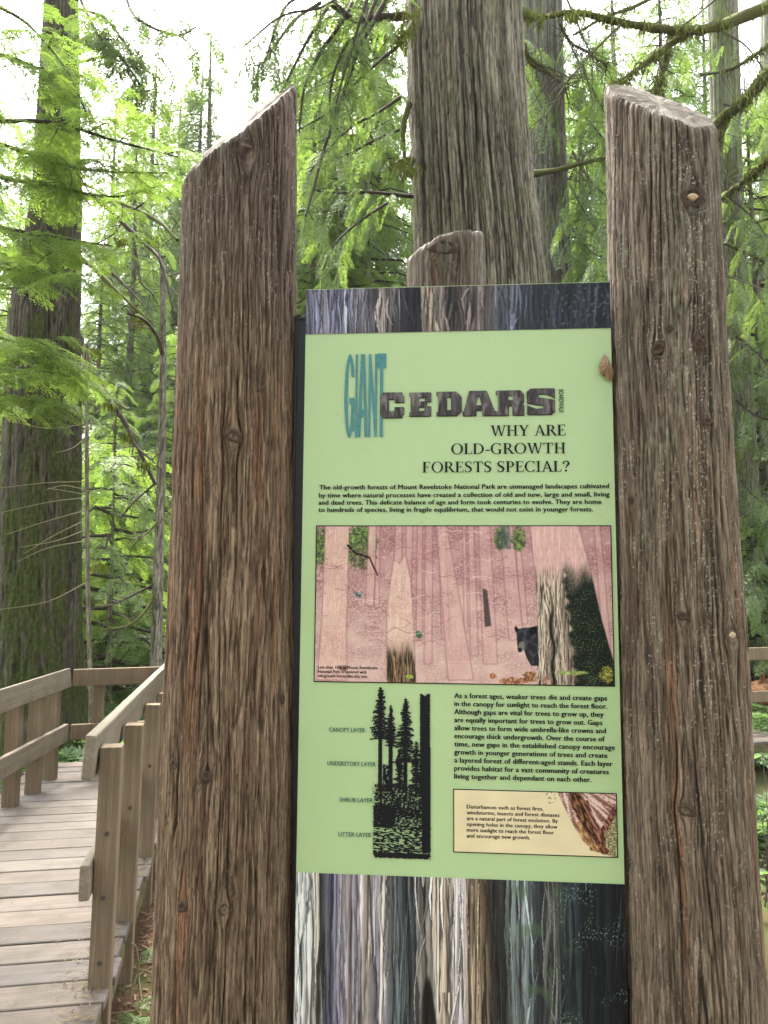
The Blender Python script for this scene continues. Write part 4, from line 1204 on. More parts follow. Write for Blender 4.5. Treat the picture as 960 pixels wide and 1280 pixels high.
# ------------------------------------------------------------------ ground
def ground_h(x, y):
    far = sstep(9, 40, np.hypot(x, y))
    return GROUND_Z + 0.06 * perlin(x * 0.7, y * 0.7, 300) + 0.03 * perlin(x * 2.3, y * 2.3, 301) + far * (0.8 * perlin(x * 0.06, y * 0.06, 302) + 0.4)

def mat_ground():
    k = NT('forest_floor')
    v = k.coord()
    n = k.noise(v, 3.0, 6, 0.6); n2 = k.noise(v, 60, 5, 0.7); n3 = k.noise(v, 0.45, 3)
    c = k.mix(n2, (0.045, 0.028, 0.018), (0.16, 0.095, 0.055))
    c = k.mix(k.ramp(n, [(0.5, (0, 0, 0)), (0.62, (0.85, 0.85, 0.85))]), c, (0.065, 0.085, 0.022))
    c = k.mix(k.ramp(n3, [(0.45, (0, 0, 0)), (0.65, (0.7, 0.7, 0.7))]), c, (0.06, 0.08, 0.025))
    return k.bsdf(c, 0.95, k.bump(n2, 0.8, 0.02), 0.1)
gx = np.concatenate([-np.geomspace(120, 8, 22), np.linspace(-7.6, 7.6, 90), np.geomspace(8, 120, 22)])
gy = np.concatenate([np.linspace(-40, -1, 14), np.linspace(0, 14, 90), np.geomspace(14.5, 140, 28)])
GX, GY = np.meshgrid(gx, gy)
gz = ground_h(GX, GY)
g = link('ground', mesh_np('ground', np.stack([GX, GY, gz], -1).reshape(-1, 3), grid_quads(len(gx), len(gy)), smooth=True), mat_ground())
tag(g, kind='structure')

# ------------------------------------------------------------------ boardwalk
DW = np.array([-0.185, 0.983]); DW /= np.linalg.norm(DW)         # walking direction of the near stretch
DL = np.array([DW[1], -DW[0]])                                    # to the right
E0 = np.array(on_floor(128, 1250, 0.0)[:2])                       # a point on its right edge
WIDTH = 1.36

def add_box(bm, c, ax, half, bevel=0.0, lay=None, colr=None):
    """oriented box in a bmesh; ax = 3 unit vectors"""
    r_ = bmesh.ops.create_cube(bm, size=2.0)
    vs_ = r_['verts']
    for v in vs_:
        p = np.array(c) + ax[0] * (v.co.x * half[0]) + ax[1] * (v.co.y * half[1]) + ax[2] * (v.co.z * half[2])
        v.co = Vector(p)
        if lay is not None: v[lay] = (*colr, 1)
    if bevel:
        es = list({e for v in vs_ for e in v.link_edges})
        bmesh.ops.bevel(bm, geom=es, offset=bevel, segments=1, affect='EDGES')
Zv = np.array([0, 0, 1.0])
def v3(a, z=0.0): return np.array([a[0], a[1], z])

def deck(root, p0, dirw, length, width, ragged=0.02, pw=0.19, gap=0.009, seed=1, right_edge=True):
    """planks laid across; local x runs along the planks so that the grain follows them"""
    rg = np.random.default_rng(seed)
    dl = np.array([dirw[1], -dirw[0]])
    ang = math.atan2(dl[1], dl[0])
    bm = bmesh.new(); lay = bm.verts.layers.float_color.new('col')
    n = int(length / (pw + gap))
    for i in range(n):
        s_ = (i + 0.5) * (pw + gap)
        tone = 0.78 + 0.36 * rg.random(); hue = rg.uniform(-0.04, 0.04)
        w_ = width + rg.uniform(-ragged, ragged)
        cc = np.array([-(width - rg.uniform(0, ragged)) / 2, s_, -0.019 + rg.uniform(-0.003, 0.003)])
        a = rg.uniform(-0.004, 0.004); tl = rg.uniform(-0.012, 0.012)
        axx = (np.array([math.cos(a), math.sin(a), 0]), np.array([-math.sin(a), math.cos(a), tl]), np.array([0, -tl, 1.0]))
        add_box(bm, cc, axx, (w_ / 2, pw / 2, 0.019), 0.004, lay, (tone * (1 + hue), tone, tone * (1 - hue)))
    o = link('deck', bm_mesh('deck', bm), M['deck'], root)
    o.matrix_parent_inverse = Matrix.Identity(4)
    o.parent = root
    M_ = Matrix.Translation(Vector((p0[0], p0[1], 0))) @ Matrix.Rotation(ang, 4, 'Z')
    o.matrix_parent_inverse = Matrix.Translation(-Vector(root.location))
    o.matrix_basis = M_
    return o

def beam(name, a, b, w, h, mat, parent, roll=0.0, bevel=0.004):
    """a length of lumber from a to b (centre line), local x along its length; w thick, h high"""
    a, b = np.array(a, float), np.array(b, float)
    L = np.linalg.norm(b - a)
    me = box_mesh(name, L, w, h, bevel, 0.0012)
    o = bpy.data.objects.new(name, me); COL.objects.link(o)
    me.materials.append(mat)
    x = Vector((b - a) / L); y = Vector((0, 0, 1)).cross(x).normalized(); z = x.cross(y)
    m = Matrix((x, y, z)).transposed().to_4x4() @ Matrix.Rotation(roll, 4, 'X')
    o.matrix_basis = Matrix.Translation(Vector((a + b) / 2)) @ m
    if parent is not None:
        o.parent = parent; o.matrix_parent_inverse = Matrix.Translation(-Vector(parent.location))
    return o

def wpost(name, x, y, z0, z1, s, ang, parent, mat=None, lean=(0, 0)):
    me = box_mesh(name, s, s, z1 - z0, 0.005, 0.0012)
    o = bpy.data.objects.new(name, me); COL.objects.link(o)
    me.materials.append(mat or M['post_w'])
    o.matrix_basis = Matrix.Translation((x, y, (z0 + z1) / 2)) @ Matrix.Rotation(ang, 4, 'Z') @ Matrix.Rotation(lean[0], 4, 'X') @ Matrix.Rotation(lean[1], 4, 'Y')
    o.parent = parent; o.matrix_parent_inverse = Matrix.Translation(-Vector(parent.location))
    return o

ANG = math.atan2(DL[1], DL[0])
bw = thing('boardwalk', 'plank boardwalk curving away to the left of the logs', 'boardwalk', (float(E0[0]), float(E0[1]), 0))
s0 = E0 - DW * 2.6
deck(bw, s0, DW, 7.3, WIDTH, 0.03, seed=5)
# second stretch: turns right beyond the bend and runs behind the sign
D2 = np.array([0.948, 0.318]); D2 /= np.linalg.norm(D2)
b0 = np.array([-3.35, 6.42]) - np.array([D2[1], -D2[0]]) * 0
dk2 = deck(bw, b0 + np.array([D2[1], -D2[0]]) * 0.1 + D2 * 1.1, D2, 11.4, 1.36, 0.02, seed=9)
dk2.location.z -= 0.004
# rim joists below the deck edges (moss grown)
def mat_rim():
    k = NT('mossy_joist')
    n = k.noise(k.coord(), 14, 5, 0.65)
    c = k.ramp(n, [(0.35, (0.05, 0.038, 0.026)), (0.5, (0.10, 0.085, 0.05)), (0.62, (0.11, 0.12, 0.035))])
    return k.bsdf(c, 0.92, k.bump(n, 0.6, 0.01), 0.1)
M['rim'] = mat_rim()
ra, rb = E0 - DW * 2.6 - DL * 0.035, E0 + DW * 3.9 - DL * 0.035
beam('rim_joist', v3(ra, -0.115), v3(rb, -0.115), 0.045, 0.15, M['rim'], bw)
ra, rb = ra - DL * (WIDTH - 0.07), rb - DL * (WIDTH - 0.07)
beam('rim_joist', v3(ra, -0.115), v3(rb, -0.115), 0.045, 0.15, M['rim'], bw)
p_ = b0 + np.array([D2[1], -D2[0]]) * 0.06
beam('rim_joist', v3(p_ + D2 * 0.8, -0.12), v3(p_ + D2 * 12.4, -0.12), 0.045, 0.16, M['rim'], bw)
for k_ in range(5):
    q = E0 + DW * (0.35 + k_ * 0.95) - DL * 0.12
    wpost('footing', q[0], q[1], GROUND_Z - 0.1, -0.045, 0.12, ANG, bw, M['rim'])
for k_ in range(7):
    q = b0 + D2 * (1.4 + k_ * 1.75) - np.array([D2[1], -D2[0]]) * 0.15
    wpost('footing', q[0], q[1], GROUND_Z - 0.2, -0.045, 0.12, 0, bw, M['rim'])

# near railing on the right edge
rail_r = thing('railing', 'near plank railing of the boardwalk, bolted posts beside the reddish log', 'railing', (float(E0[0]), float(E0[1]), 0), 'railings of the boardwalk')
post_px = [(117, 1230, 932), (150, 1148, 905), (177, 1069, 880), (195, 1021, 866)]
pos = []
for i, (px, py, pt) in enumerate(post_px):
    p = on_floor(px, py, 0.0); ztop = at(px + (130 - 117) * 0.6, pt, p[1])[2]
    q = p[:2] + DL * 0.03
    pos.append(q)
    po = wpost('rail_post', q[0], q[1], -0.30, ztop, 0.089, ANG, rail_r, lean=(0, R(0.6)))
    for zb in (0.62, 0.36, 0.10) if i == 0 else (0.55,):
        bm = bmesh.new()
        bmesh.ops.create_cone(bm, cap_ends=True, segments=12, radius1=0.012, radius2=0.010, depth=0.006)
        bo = bpy.data.objects.new('bolt', bm_mesh('bolt', bm)); COL.objects.link(bo); bo.data.materials.append(M['bolt'])
        bo.parent = po
        bo.matrix_basis = Matrix.Translation((0.004 * (zb - 0.3), -0.0455, zb - (ztop - 0.30) / 2)) @ Matrix.Rotation(R(90), 4, 'X')
bpy.context.view_layer.update()
# rails lie on the walking side of the posts
e0 = np.array(at(103, 957, pos[0][1] - 0.12)); 
tdir = (pos[3] - pos[0]); tdir /= np.linalg.norm(tdir)
tl_ = np.array([tdir[1], -tdir[0]])
st_ = pos[0] - tl_ * 0.067 - tdir * 0.14
en_ = pos[3] - tl_ * 0.067 + tdir * 1.6
beam('top_rail', v3(st_, 0.955), v3(en_, 0.945), 0.042, 0.185, M['rail'], rail_r, R(4), 0.012)
beam('mid_rail', v3(st_ + tdir * 0.03, 0.445), v3(en_, 0.435), 0.042, 0.145, M['rail'], rail_r, 0, 0.010)
q = pos[3] + tdir * 0.75
wpost('rail_post', q[0], q[1], -0.30, 0.96, 0.089, ANG, rail_r)
q = pos[3] + tdir * 1.5
wpost('rail_post', q[0], q[1], -0.30, 0.96, 0.089, ANG, rail_r)

# far railing along the left side and round the bend
rail_l = thing('railing', 'far plank railing of the boardwalk turning the corner before the mossy trunk', 'railing', (-2.9, 6.0, 0), 'railings of the boardwalk')
lp = [on_floor(16, 1007, 0)[:2], on_floor(44, 991, 0)[:2], on_floor(65, 974, 0)[:2]]
ld_ = (lp[2] - lp[0]) / np.linalg.norm(lp[2] - lp[0])
ll_ = np.array([ld_[1], -ld_[0]])
lpost = [lp[0] - ld_ * 0.9, lp[0] - ld_ * 0.42, lp[0], lp[1], lp[2]]
for q in lpost:
    wpost('rail_post', q[0] - 0.02, q[1], -0.3, 0.86, 0.10, 0.05, rail_l)
corner = lp[2] + ld_ * 0.08 + ll_ * 0.075
back = lp[0] - ld_ * 3.2 + ll_ * 0.075
c_ = np.array(at(86, 858, corner[1]))
beam('top_rail', v3(back, 0.84), v3(corner, 0.865), 0.042, 0.165, M['rail'], rail_l, R(-6), 0.008)
beam('mid_rail', v3(back, 0.36), v3(corner, 0.385), 0.042, 0.15, M['rail'], rail_l, 0, 0.008)
c2 = corner + np.array([0.03, 0.03]); e2 = c2 + D2 * 9.6
beam('top_rail', v3(c2, 0.86), v3(e2, 0.94), 0.042, 0.15, M['post_w'], rail_l, R(3), 0.008)  # both rails past the bend: darker post wood stands in for their shade
beam('mid_rail', v3(c2, 0.385), v3(e2, 0.42), 0.042, 0.13, M['post_w'], rail_l, 0, 0.008)
for k_ in range(12):
    q = c2 + D2 * (0.22 + 0.82 * k_) + np.array([-D2[1], D2[0]]) * 0.075
    wpost('rail_post', q[0], q[1], -0.35, 0.83 + 0.008 * k_, 0.10, 0.32, rail_l)

# ------------------------------------------------------------------ foliage templates
def spray_tpl(ntw, nlf, lw, ang=58, width=0.42, droop=0.18, seed=0, fan=1.0):
    """a flat conifer spray: x = its length 0..1, y = its width; leaf-sized quads along side twigs"""
    rg = np.random.default_rng(seed)
    V = []
    def leaf(c, d, n, l, w):
        d = d / np.linalg.norm(d); s_ = np.cross(n, d); s_ /= np.linalg.norm(s_)
        a = c; e = c + d * l
        m1 = c + d * l * 0.45 + s_ * w / 2; m2 = c + d * l * 0.45 - s_ * w / 2
        V.append((a, m1, e, m2))
    for i in range(ntw):
        t = (i + 0.5) / ntw
        base = np.array([t, 0, -droop * t * t])
        for sd_ in (-1, 1):
            L = width * (1 - 0.78 * t ** 1.4) * (0.55 + 0.45 * min(1, t * 5)) * rg.uniform(0.7, 1.12)
            a = R(ang + rg.uniform(-9, 9)) * sd_
            dr = np.array([math.cos(a), math.sin(a), rg.uniform(-0.22, 0.1)])
            for j in range(nlf):
                q = (j + 0.4) / nlf
                p = base + dr * L * q + np.array([0, 0, -0.35 * L * q * q])
                for k in (-1, 1) if j < nlf - 1 else (0,):
                    b = a + k * R(42) * fan
                    ld = np.array([math.cos(b), math.sin(b), rg.uniform(-0.35, 0.2)])
                    nrm = np.array([rg.uniform(-.45, .45), rg.uniform(-.45, .45), 1])
                    leaf(p, ld, nrm, lw[0] * (1.15 - 0.45 * q) * rg.uniform(.8, 1.2), lw[1] * rg.uniform(.8, 1.2))
    leaf(np.array([0.93, 0, -droop * .9]), np.array([1, 0, -.3]), np.array([0, 0, 1.]), lw[0] * 1.2, lw[1])
    return np.array(V).reshape(-1, 3)

T_NEAR = [spray_tpl(13, 7, (0.062, 0.024), seed=s) for s in (1, 2, 3)]
T_MID = [spray_tpl(9, 4, (0.12, 0.042), seed=s, width=0.40) for s in (4, 5, 6)]
T_FAR = [spray_tpl(6, 3, (0.19, 0.075), seed=s, width=0.42) for s in (7, 8, 9)]
T_CEDAR = [spray_tpl(9, 4, (0.10, 0.028), ang=38, seed=s, width=0.34, droop=0.3, fan=0.6) for s in (10, 11, 12)]

def place_sprays(tpls, O, D, N, S, tone, rg):
    """O origins, D directions, N normals (n x 3), S scales, tone per spray -> V, Q, tone"""
    O, D, N = np.asarray(O, float), np.asarray(D, float), np.asarray(N, float)
    D = D / (np.linalg.norm(D, axis=1)[:, None] + 1e-9)
    B = np.cross(N, D); B /= np.linalg.norm(B, axis=1)[:, None] + 1e-9
    N2 = np.cross(D, B)
    S = np.asarray(S, float); tone = np.asarray(tone, float)
    pick = rg.integers(0, len(tpls), len(O))
    VV, TT = [], []
    for k, tp in enumerate(tpls):
        i = np.nonzero(pick == k)[0]
        if not len(i): continue
        M3 = np.stack([D[i], B[i], N2[i]], 1) * S[i][:, None, None]
        P = O[i][:, None, :] + np.einsum('vk,nkc->nvc', tp, M3)
        VV.append(P.reshape(-1, 3))
        TT.append((tone[i][:, None] + np.repeat(rg.normal(0, 0.1, (len(i), len(tp) // 4)), 4, axis=1)).ravel())
    V = np.vstack(VV); T = np.clip(np.concatenate(TT), 0, 1)
    return V, np.arange(len(V)).reshape(-1, 4), T

def branch_sprays(pts, n, s0_, s1_, rg, start=0.25, droop=0.35, tone=0.5, spread=60, hang=0.0):
    """sprays on both sides of a branch line"""
    P = np.asarray(pts, float); m = len(P)
    O, D, N, S, T = [], [], [], [], []
    for i in range(n):
        t = start + (1 - start) * (i + rg.uniform(0.1, 0.9)) / n
        f = t * (m - 1); k = min(int(f), m - 2); q = f - k
        o = P[k] * (1 - q) + P[k + 1] * q
        d = P[k + 1] - P[k]; d = d / np.linalg.norm(d)
        side = np.cross(d, [0, 0, 1.0]); ns = np.linalg.norm(side)
        side = side / ns if ns > 0.2 else np.array([rg.normal(), rg.normal(), 0])
        sg = -1 if i % 2 else 1
        a = R(spread + rg.uniform(-22, 22)) * (1 - 0.55 * t)
        dd = d * math.cos(a) + side * sg * math.sin(a) + np.array([0, 0, -droop * rg.uniform(0.4, 1.4) - hang])
        O.append(o); D.append(dd)
        N.append(np.array([rg.normal(0, .25), rg.normal(0, .25), 1.0]) if hang < 0.8 else np.array([rg.normal(0, 1), rg.normal(0, 1), .2]))
        S.append((s0_ + (s1_ - s0_) * t) * rg.uniform(0.75, 1.2)); T.append(np.clip(tone + rg.normal(0, 0.2), 0, 1))
    return O, D, N, S, T

class Foliage:
    def __init__(s): s.a = [[], [], [], [], []]
    def add(s, tup):
        for l, t in zip(s.a, tup): l.extend(t)
    def build(s, name, tpls, mat, parent, rg):
        V, Q, T = place_sprays(tpls, *s.a[:3], s.a[3], s.a[4], rg)
        return link(name, mesh_np(name, V, Q, {'tone': T}), mat, parent)

# ------------------------------------------------------------------ trunks
def trunk(name, parent, rows, Y, zb, zt, seed, colour, nu=120, nz=260, sc=3.0, px_rows=True, flare=0.5, **kw):
    """rows: (photo y, xl, xr) silhouettes at distance Y -> bark covered shaft"""
    tab = []
    for y, xl, xr in rows:
        a, b = at(xl, y, Y), at(xr, y, Y)
        tab.append((a[2], (a[0] + b[0]) / 2, Y, (b[0] - a[0]) / 2))
    tab = np.array(sorted(tab))
    lo = tab[0]
    ax = lambda z: (np.interp(z, tab[:, 0], tab[:, 1]) + np.where(z > tab[-1, 0], (z - tab[-1, 0]) * (tab[-1, 1] - tab[-2, 1]) / (tab[-1, 0] - tab[-2, 0]), 0), np.full_like(np.asarray(z, float), Y))
    def rd(z):
        r_ = np.interp(z, tab[:, 0], tab[:, 3])
        r_ = np.where(z > tab[-1, 0], np.maximum(tab[-1, 3] * (1 - (z - tab[-1, 0]) / 26.0), 0.03), r_)
        return r_ * (1 + flare * np.exp(-np.maximum(z - zb, 0) / 0.55))
    zs = np.concatenate([np.linspace(zb, min(zt, 8.5), nz), np.linspace(min(zt, 8.5) + 0.2, zt, 24)]) if zt > 9 else np.linspace(zb, zt, nz)
    V, col, _ = column(ax, rd, zb, lambda x, y: np.full_like(x, zt), nu, zs, sc, seed, colour, (), **kw)
    nzz = V.shape[0]
    return link(name, mesh_np(name, V.reshape(-1, 3), grid_quads(nu, nzz, True), {'col': col.reshape(-1, 3)}, smooth=True), M['bark'], parent)

def col_fn(c1, c2, crack, moss=(0.085, 0.10, 0.022), m_amt=0.0, m_lo=0.2, seed=400, m_side=None, m_z=None):
    c1, c2, crack, moss = map(np.array, (c1, c2, crack, moss))
    def fn(f):
        n = perlin(f['U'] * 60, f['Z'] * 2, seed) * 0.5 + f['fib'] * 0.4 + 0.4 * perlin(f['U'] * 16, f['Z'] * 1.0, seed + 1) + 0.7 * (f['ida'] - 0.5) + 0.5 * (f['idb'] - 0.5)
        c = mixc(c1, c2, sstep(-0.6, 0.6, n))
        c = mixc(c, crack, np.clip(1.2 * f['c1'] + 0.6 * f['c2'] + 0.8 * f['ga'], 0, 1) * 0.92)  # furrows: own dark tone with shade painted into it
        if m_amt:
            g_ = perlin(f['U'] * 12, f['Z'] * 4, seed + 2) + 0.5 * perlin(f['U'] * 40, f['Z'] * 16, seed + 3) + 0.3 * perlin(f['U'] * 120, f['Z'] * 50, seed + 4)
            if m_side is not None: g_ = g_ + m_side[0] * np.cos(f['th'] - m_side[1])
            if m_z is not None: g_ = g_ - m_z[0] * (f['z'] - m_z[1])
            c = mixc(c, moss * (0.7 + 0.6 * sstep(-0.4, 0.4, perlin(f['U'] * 90, f['Z'] * 60, seed + 5)))[..., None], sstep(m_lo, m_lo + 0.5, g_) * m_amt)
        return c
    return fn

# giant cedar behind the sign
cedar = thing('cedar_tree', 'giant cedar with thick fluted trunk directly behind the sign', 'tree', (0.8, 6.5, GROUND_Z))
trunk('trunk', cedar, [(0, 508, 650), (120, 511, 656), (230, 516, 665), (350, 520, 680), (700, 508, 705), (1000, 480, 745)], 6.5, GROUND_Z - 0.2, 26, 410,
      col_fn((0.075, 0.062, 0.044), (0.20, 0.178, 0.132), (0.014, 0.012, 0.009), (0.09, 0.105, 0.042), 0.4, 0.25, 411), nu=380, nz=460, sc=2.3, crackw=0.11, zl=0.35)
# hemlock trunk behind its right shoulder
t2 = thing('hemlock_tree', 'dark furrowed trunk half hidden behind the right side of the giant cedar', 'tree', tuple(at(683, 700, 11)[:2]) + (GROUND_Z,))
trunk('trunk', t2, [(0, 652, 702), (200, 660, 708), (350, 666, 716), (900, 664, 730)], 11, GROUND_Z - 0.2, 24, 420,
      col_fn((0.06, 0.058, 0.045), (0.15, 0.145, 0.115), (0.02, 0.018, 0.014), (0.075, 0.095, 0.03), 0.6, 0.2, 421), nu=120, nz=300, sc=3.0)
# mossy trunk at the left
t3 = thing('mossy_tree', 'big moss covered trunk beyond the railing at the far left', 'tree', tuple(at(50, 960, 8.8)[:2]) + (GROUND_Z,))
trunk('trunk', t3, [(0, 58, 97), (120, 50, 98), (250, 42, 100), (400, 14, 97), (600, 5, 98), (780, -2, 99), (880, -6, 101), (960, -18, 112)], 8.8, GROUND_Z - 0.3, 26, 430,
      col_fn((0.032, 0.027, 0.019), (0.085, 0.074, 0.054), (0.010, 0.009, 0.006), (0.036, 0.046, 0.010), 0.9, -0.05, 431, (0.3, R(-40)), (0.08, 3.4)), nu=200, nz=360, sc=2.6)
# green mossy trunk at the right
t4 = thing('mossy_tree', 'slim green mossy trunk showing just right of the speckled log', 'tree', tuple(at(925, 700, 12)[:2]) + (GROUND_Z,))
trunk('trunk', t4, [(0, 886, 921), (200, 890, 926), (420, 900, 936), (620, 908, 948), (800, 914, 958), (900, 914, 966)], 12.0, GROUND_Z - 0.2, 24, 440,
      col_fn((0.10, 0.10, 0.07), (0.19, 0.19, 0.13), (0.035, 0.035, 0.025), (0.095, 0.125, 0.035), 0.85, -0.1, 441), nu=110, nz=300, sc=2.0)
t5 = thing('hemlock_tree', 'pale grey trunk behind the right railing, low at the picture edge', 'tree', tuple(at(985, 800, 15)[:2]) + (GROUND_Z,))
trunk('trunk', t5, [(0, 952, 990), (500, 950, 1000), (850, 946, 1012)], 15, GROUND_Z - 0.2, 22, 450,
      col_fn((0.11, 0.11, 0.085), (0.22, 0.22, 0.17), (0.05, 0.05, 0.035), (0.10, 0.13, 0.04), 0.6, 0.1, 451), nu=90, nz=220, sc=2.0)
# thin saplings
sap = thing('sapling', 'thin bare sapling with dead side twigs before the mossy trunk', 'sapling', tuple(at(114, 960, 7.7)[:2]) + (GROUND_Z,))
trunk('trunk', sap, [(470, 106, 109.5), (600, 106, 111), (740, 107.5, 112.5), (850, 110, 116), (960, 112, 119)], 7.7, GROUND_Z - 0.1, at(107, 430, 7.7)[2], 460,
      col_fn((0.09, 0.075, 0.055), (0.2, 0.18, 0.14), (0.03, 0.025, 0.02), m_amt=0.4, seed=461), nu=20, nz=160, sc=0.8, flare=0.2)
thin = thing('young_tree', 'slender lichen flecked trunk close left of the reddish log', 'tree', tuple(at(194, 900, 8.6)[:2]) + (GROUND_Z,))
trunk('trunk', thin, [(380, 200, 207), (450, 200, 208), (600, 196, 207), (760, 190, 203), (850, 187, 202), (960, 184, 202)], 8.6, GROUND_Z - 0.1, at(203, 330, 8.6)[2], 470,
      col_fn((0.10, 0.085, 0.065), (0.24, 0.225, 0.18), (0.03, 0.025, 0.02), m_amt=0.4, seed=471), nu=32, nz=200, sc=0.9, flare=0.2)

def px_path(pts, Y0, Y1, r0, r1):
    n = len(pts)
    P = [at(x, y, Y0 + (Y1 - Y0) * i / (n - 1)) for i, (x, y) in enumerate(pts)]
    return np.array(P), np.linspace(r0, r1, n)

def twigs_off(path, n, ln, r_, rg, down=0.3):
    """small bare side twigs off a limb"""
    P, rd = path; out = []
    for i in range(n):
        t = rg.uniform(0.15, 1.0) * (len(P) - 1); k = min(int(t), len(P) - 2); q = t - k
        o = P[k] * (1 - q) + P[k + 1] * q
        d = P[k + 1] - P[k]; d = d / np.linalg.norm(d)
        v = d * rg.uniform(0.2, 0.9) + rg.normal(0, 0.6, 3) + np.array([0, 0, -down]); v /= np.linalg.norm(v)
        L = ln * rg.uniform(0.4, 1.2)
        m = o + v * L * 0.5 + rg.normal(0, 0.06 * L, 3)
        e = o + v * L + np.array([0, 0, -0.15 * L]) + rg.normal(0, 0.08 * L, 3)
        out.append((np.array([o, m, e]), np.array([r_, r_ * 0.7, r_ * 0.3])))
    return out
rg = np.random.default_rng(77)

# --- drooping boughs of the giant cedar, upper middle
boughs = [
    ([(505, 20), (470, 22), (444, 25), (415, 4)], 6.2, 5.6, 0.028, 0.014),
    ([(440, 4), (427, 28), (398, 70), (380, 112), (374, 165)], 5.9, 5.2, 0.014, 0.005),
    ([(485, -4), (450, 58), (430, 114), (405, 187), (392, 235), (382, 270)], 6.0, 5.2, 0.016, 0.005),
    ([(415, 0), (395, 34), (380, 58), (362, 95), (350, 118)], 5.8, 5.1, 0.011, 0.004),
    ([(400, 4), (372, 22), (345, 55), (330, 78), (318, 82)], 5.8, 5.0, 0.012, 0.004),
    ([(378, -6), (357, 8), (342, 42), (332, 76)], 5.6, 5.0, 0.010, 0.003),
    ([(430, -8), (400, 10), (352, 20), (305, 58)], 5.8, 5.0, 0.010, 0.004),
    ([(500, 55), (470, 80), (444, 104), (410, 140), (374, 162)], 6.2, 5.4, 0.012, 0.004),
    ([(500, 122), (470, 142), (440, 158), (410, 186), (388, 215)], 6.3, 5.5, 0.012, 0.004),
    ([(516, 246), (482, 242), (450, 240), (412, 241), (388, 236)], 6.4, 5.7, 0.013, 0.004),
    ([(484, 254), (452, 275), (420, 303), (403, 338)], 6.2, 5.6, 0.010, 0.003),
    ([(460, -6), (440, 60), (428, 100), (418, 140)], 5.7, 5.3, 0.010, 0.004),
    ([(470, 0), (452, 40), (436, 52), (418, 90), (412, 130), (420, 160)], 5.9, 5.4, 0.012, 0.004),
    ([(505, 160), (470, 175), (430, 195), (400, 204)], 6.3, 5.7, 0.010, 0.004),
]
fol = Foliage()
tw = []
for pts, Y0, Y1, r0, r1 in boughs:
    p = px_path(pts, Y0, Y1, r0 * 1.35, r1 * 1.6)
    tube_obj('bough', [p], M['twig'], cedar, 6, 0.06, seed=len(pts))
    tw += twigs_off(p, 12, 0.32, 0.004, rg)
    fol.add(branch_sprays(p[0], 14, 0.32, 0.22, rg, 0.1, 0.5, 0.4, 50, 0.3))
for w_ in tw[::2]:
    fol.add(branch_sprays(w_[0], 3, 0.26, 0.2, rg, 0.3, 0.5, 0.45, 45, 0.35))
tube_obj('twigs', tw, M['twig'], cedar, 4, 0)['kind'] = 'stuff'
fol.build('foliage', T_CEDAR, M['leaf_mid'], cedar, rg)
# broken mossy stubs on the cedar's left side
for pts in ([(512, 130), (504, 160), (506, 198), (511, 205)], [(511, 200), (498, 203), (490, 206)], [(516, 200), (512, 212), (515, 222)], [(516, 30), (508, 42), (498, 48)]):
    tube_obj('stub', [px_path(pts, 6.3, 6.1, 0.028, 0.012)], M['mossy_limb'], cedar, 7, 0.15)

# --- mossy limbs, upper right: they belong to the slim mossy tree and its neighbour
limbs = [
    ([(1010, -8), (960, 8), (905, 30), (870, 38), (830, 37), (780, 29), (720, 15), (670, 22), (640, 10)], 7.2, 6.2, 0.052, 0.012),
    ([(862, 40), (825, 65), (790, 92), (760, 110)], 6.9, 6.6, 0.032, 0.012),
    ([(838, 42), (832, 78), (824, 100), (820, 118)], 6.9, 6.7, 0.026, 0.010),
    ([(1000, 60), (962, 90), (930, 126), (905, 146), (890, 165)], 7.4, 8.4, 0.06, 0.045),
    ([(905, 146), (898, 172), (893, 192)], 8.4, 8.6, 0.035, 0.018),
    ([(985, 180), (958, 202), (930, 226), (902, 248)], 7.8, 8.8, 0.036, 0.03),
    ([(980, 44), (950, 64), (915, 86), (875, 94)], 7.6, 8.2, 0.02, 0.012),
    ([(664, 218), (700, 212), (730, 203), (768, 196)], 10.6, 9.6, 0.05, 0.02),
    ([(640, 10), (612, 34), (588, 56), (560, 78), (523, 102)], 6.3, 5.9, 0.014, 0.004),
    ([(775, 32), (740, 66), (710, 102), (680, 148)], 6.4, 6.0, 0.009, 0.004),
    ([(820, -6), (790, 10), (760, 20), (716, 44)], 7.0, 6.6, 0.02, 0.008),
    ([(700, 30), (712, 52), (735, 66), (760, 84)], 6.5, 6.6, 0.012, 0.005),
    ([(660, 70), (676, 84), (698, 100), (716, 108)], 6.6, 6.9, 0.014, 0.005),
    ([(655, 55), (664, 80), (688, 92), (702, 96)], 7.0, 7.2, 0.022, 0.008),
    ([(768, 170), (745, 182), (722, 204), (710, 226)], 8.0, 8.2, 0.012, 0.004),
    ([(900, 300), (930, 315), (960, 330), (985, 350)], 8.8, 8.0, 0.02, 0.01),
    ([(905, 215), (930, 235), (955, 250)], 8.8, 8.4, 0.008, 0.004),
]
limbs = [(p_, a_ * 4 / 3, b_ * 4 / 3, c_ * 1.55, d_ * 1.5) if a_ < 10 else (p_, a_, b_, c_, d_) for p_, a_, b_, c_, d_ in limbs]
tw = []; fol = Foliage()
for i, (pts, Y0, Y1, r0, r1) in enumerate(limbs):
    p = px_path(pts, Y0, Y1, r0, r1)
    tube_obj('limb', [p], M['mossy_limb'], t4, 8, 0.18, seed=i)
    tw += twigs_off(p, 34, 0.42, 0.006, rg, 0.3)
tube_obj('twigs', tw, M['twig'], t4, 4, 0)['kind'] = 'stuff'
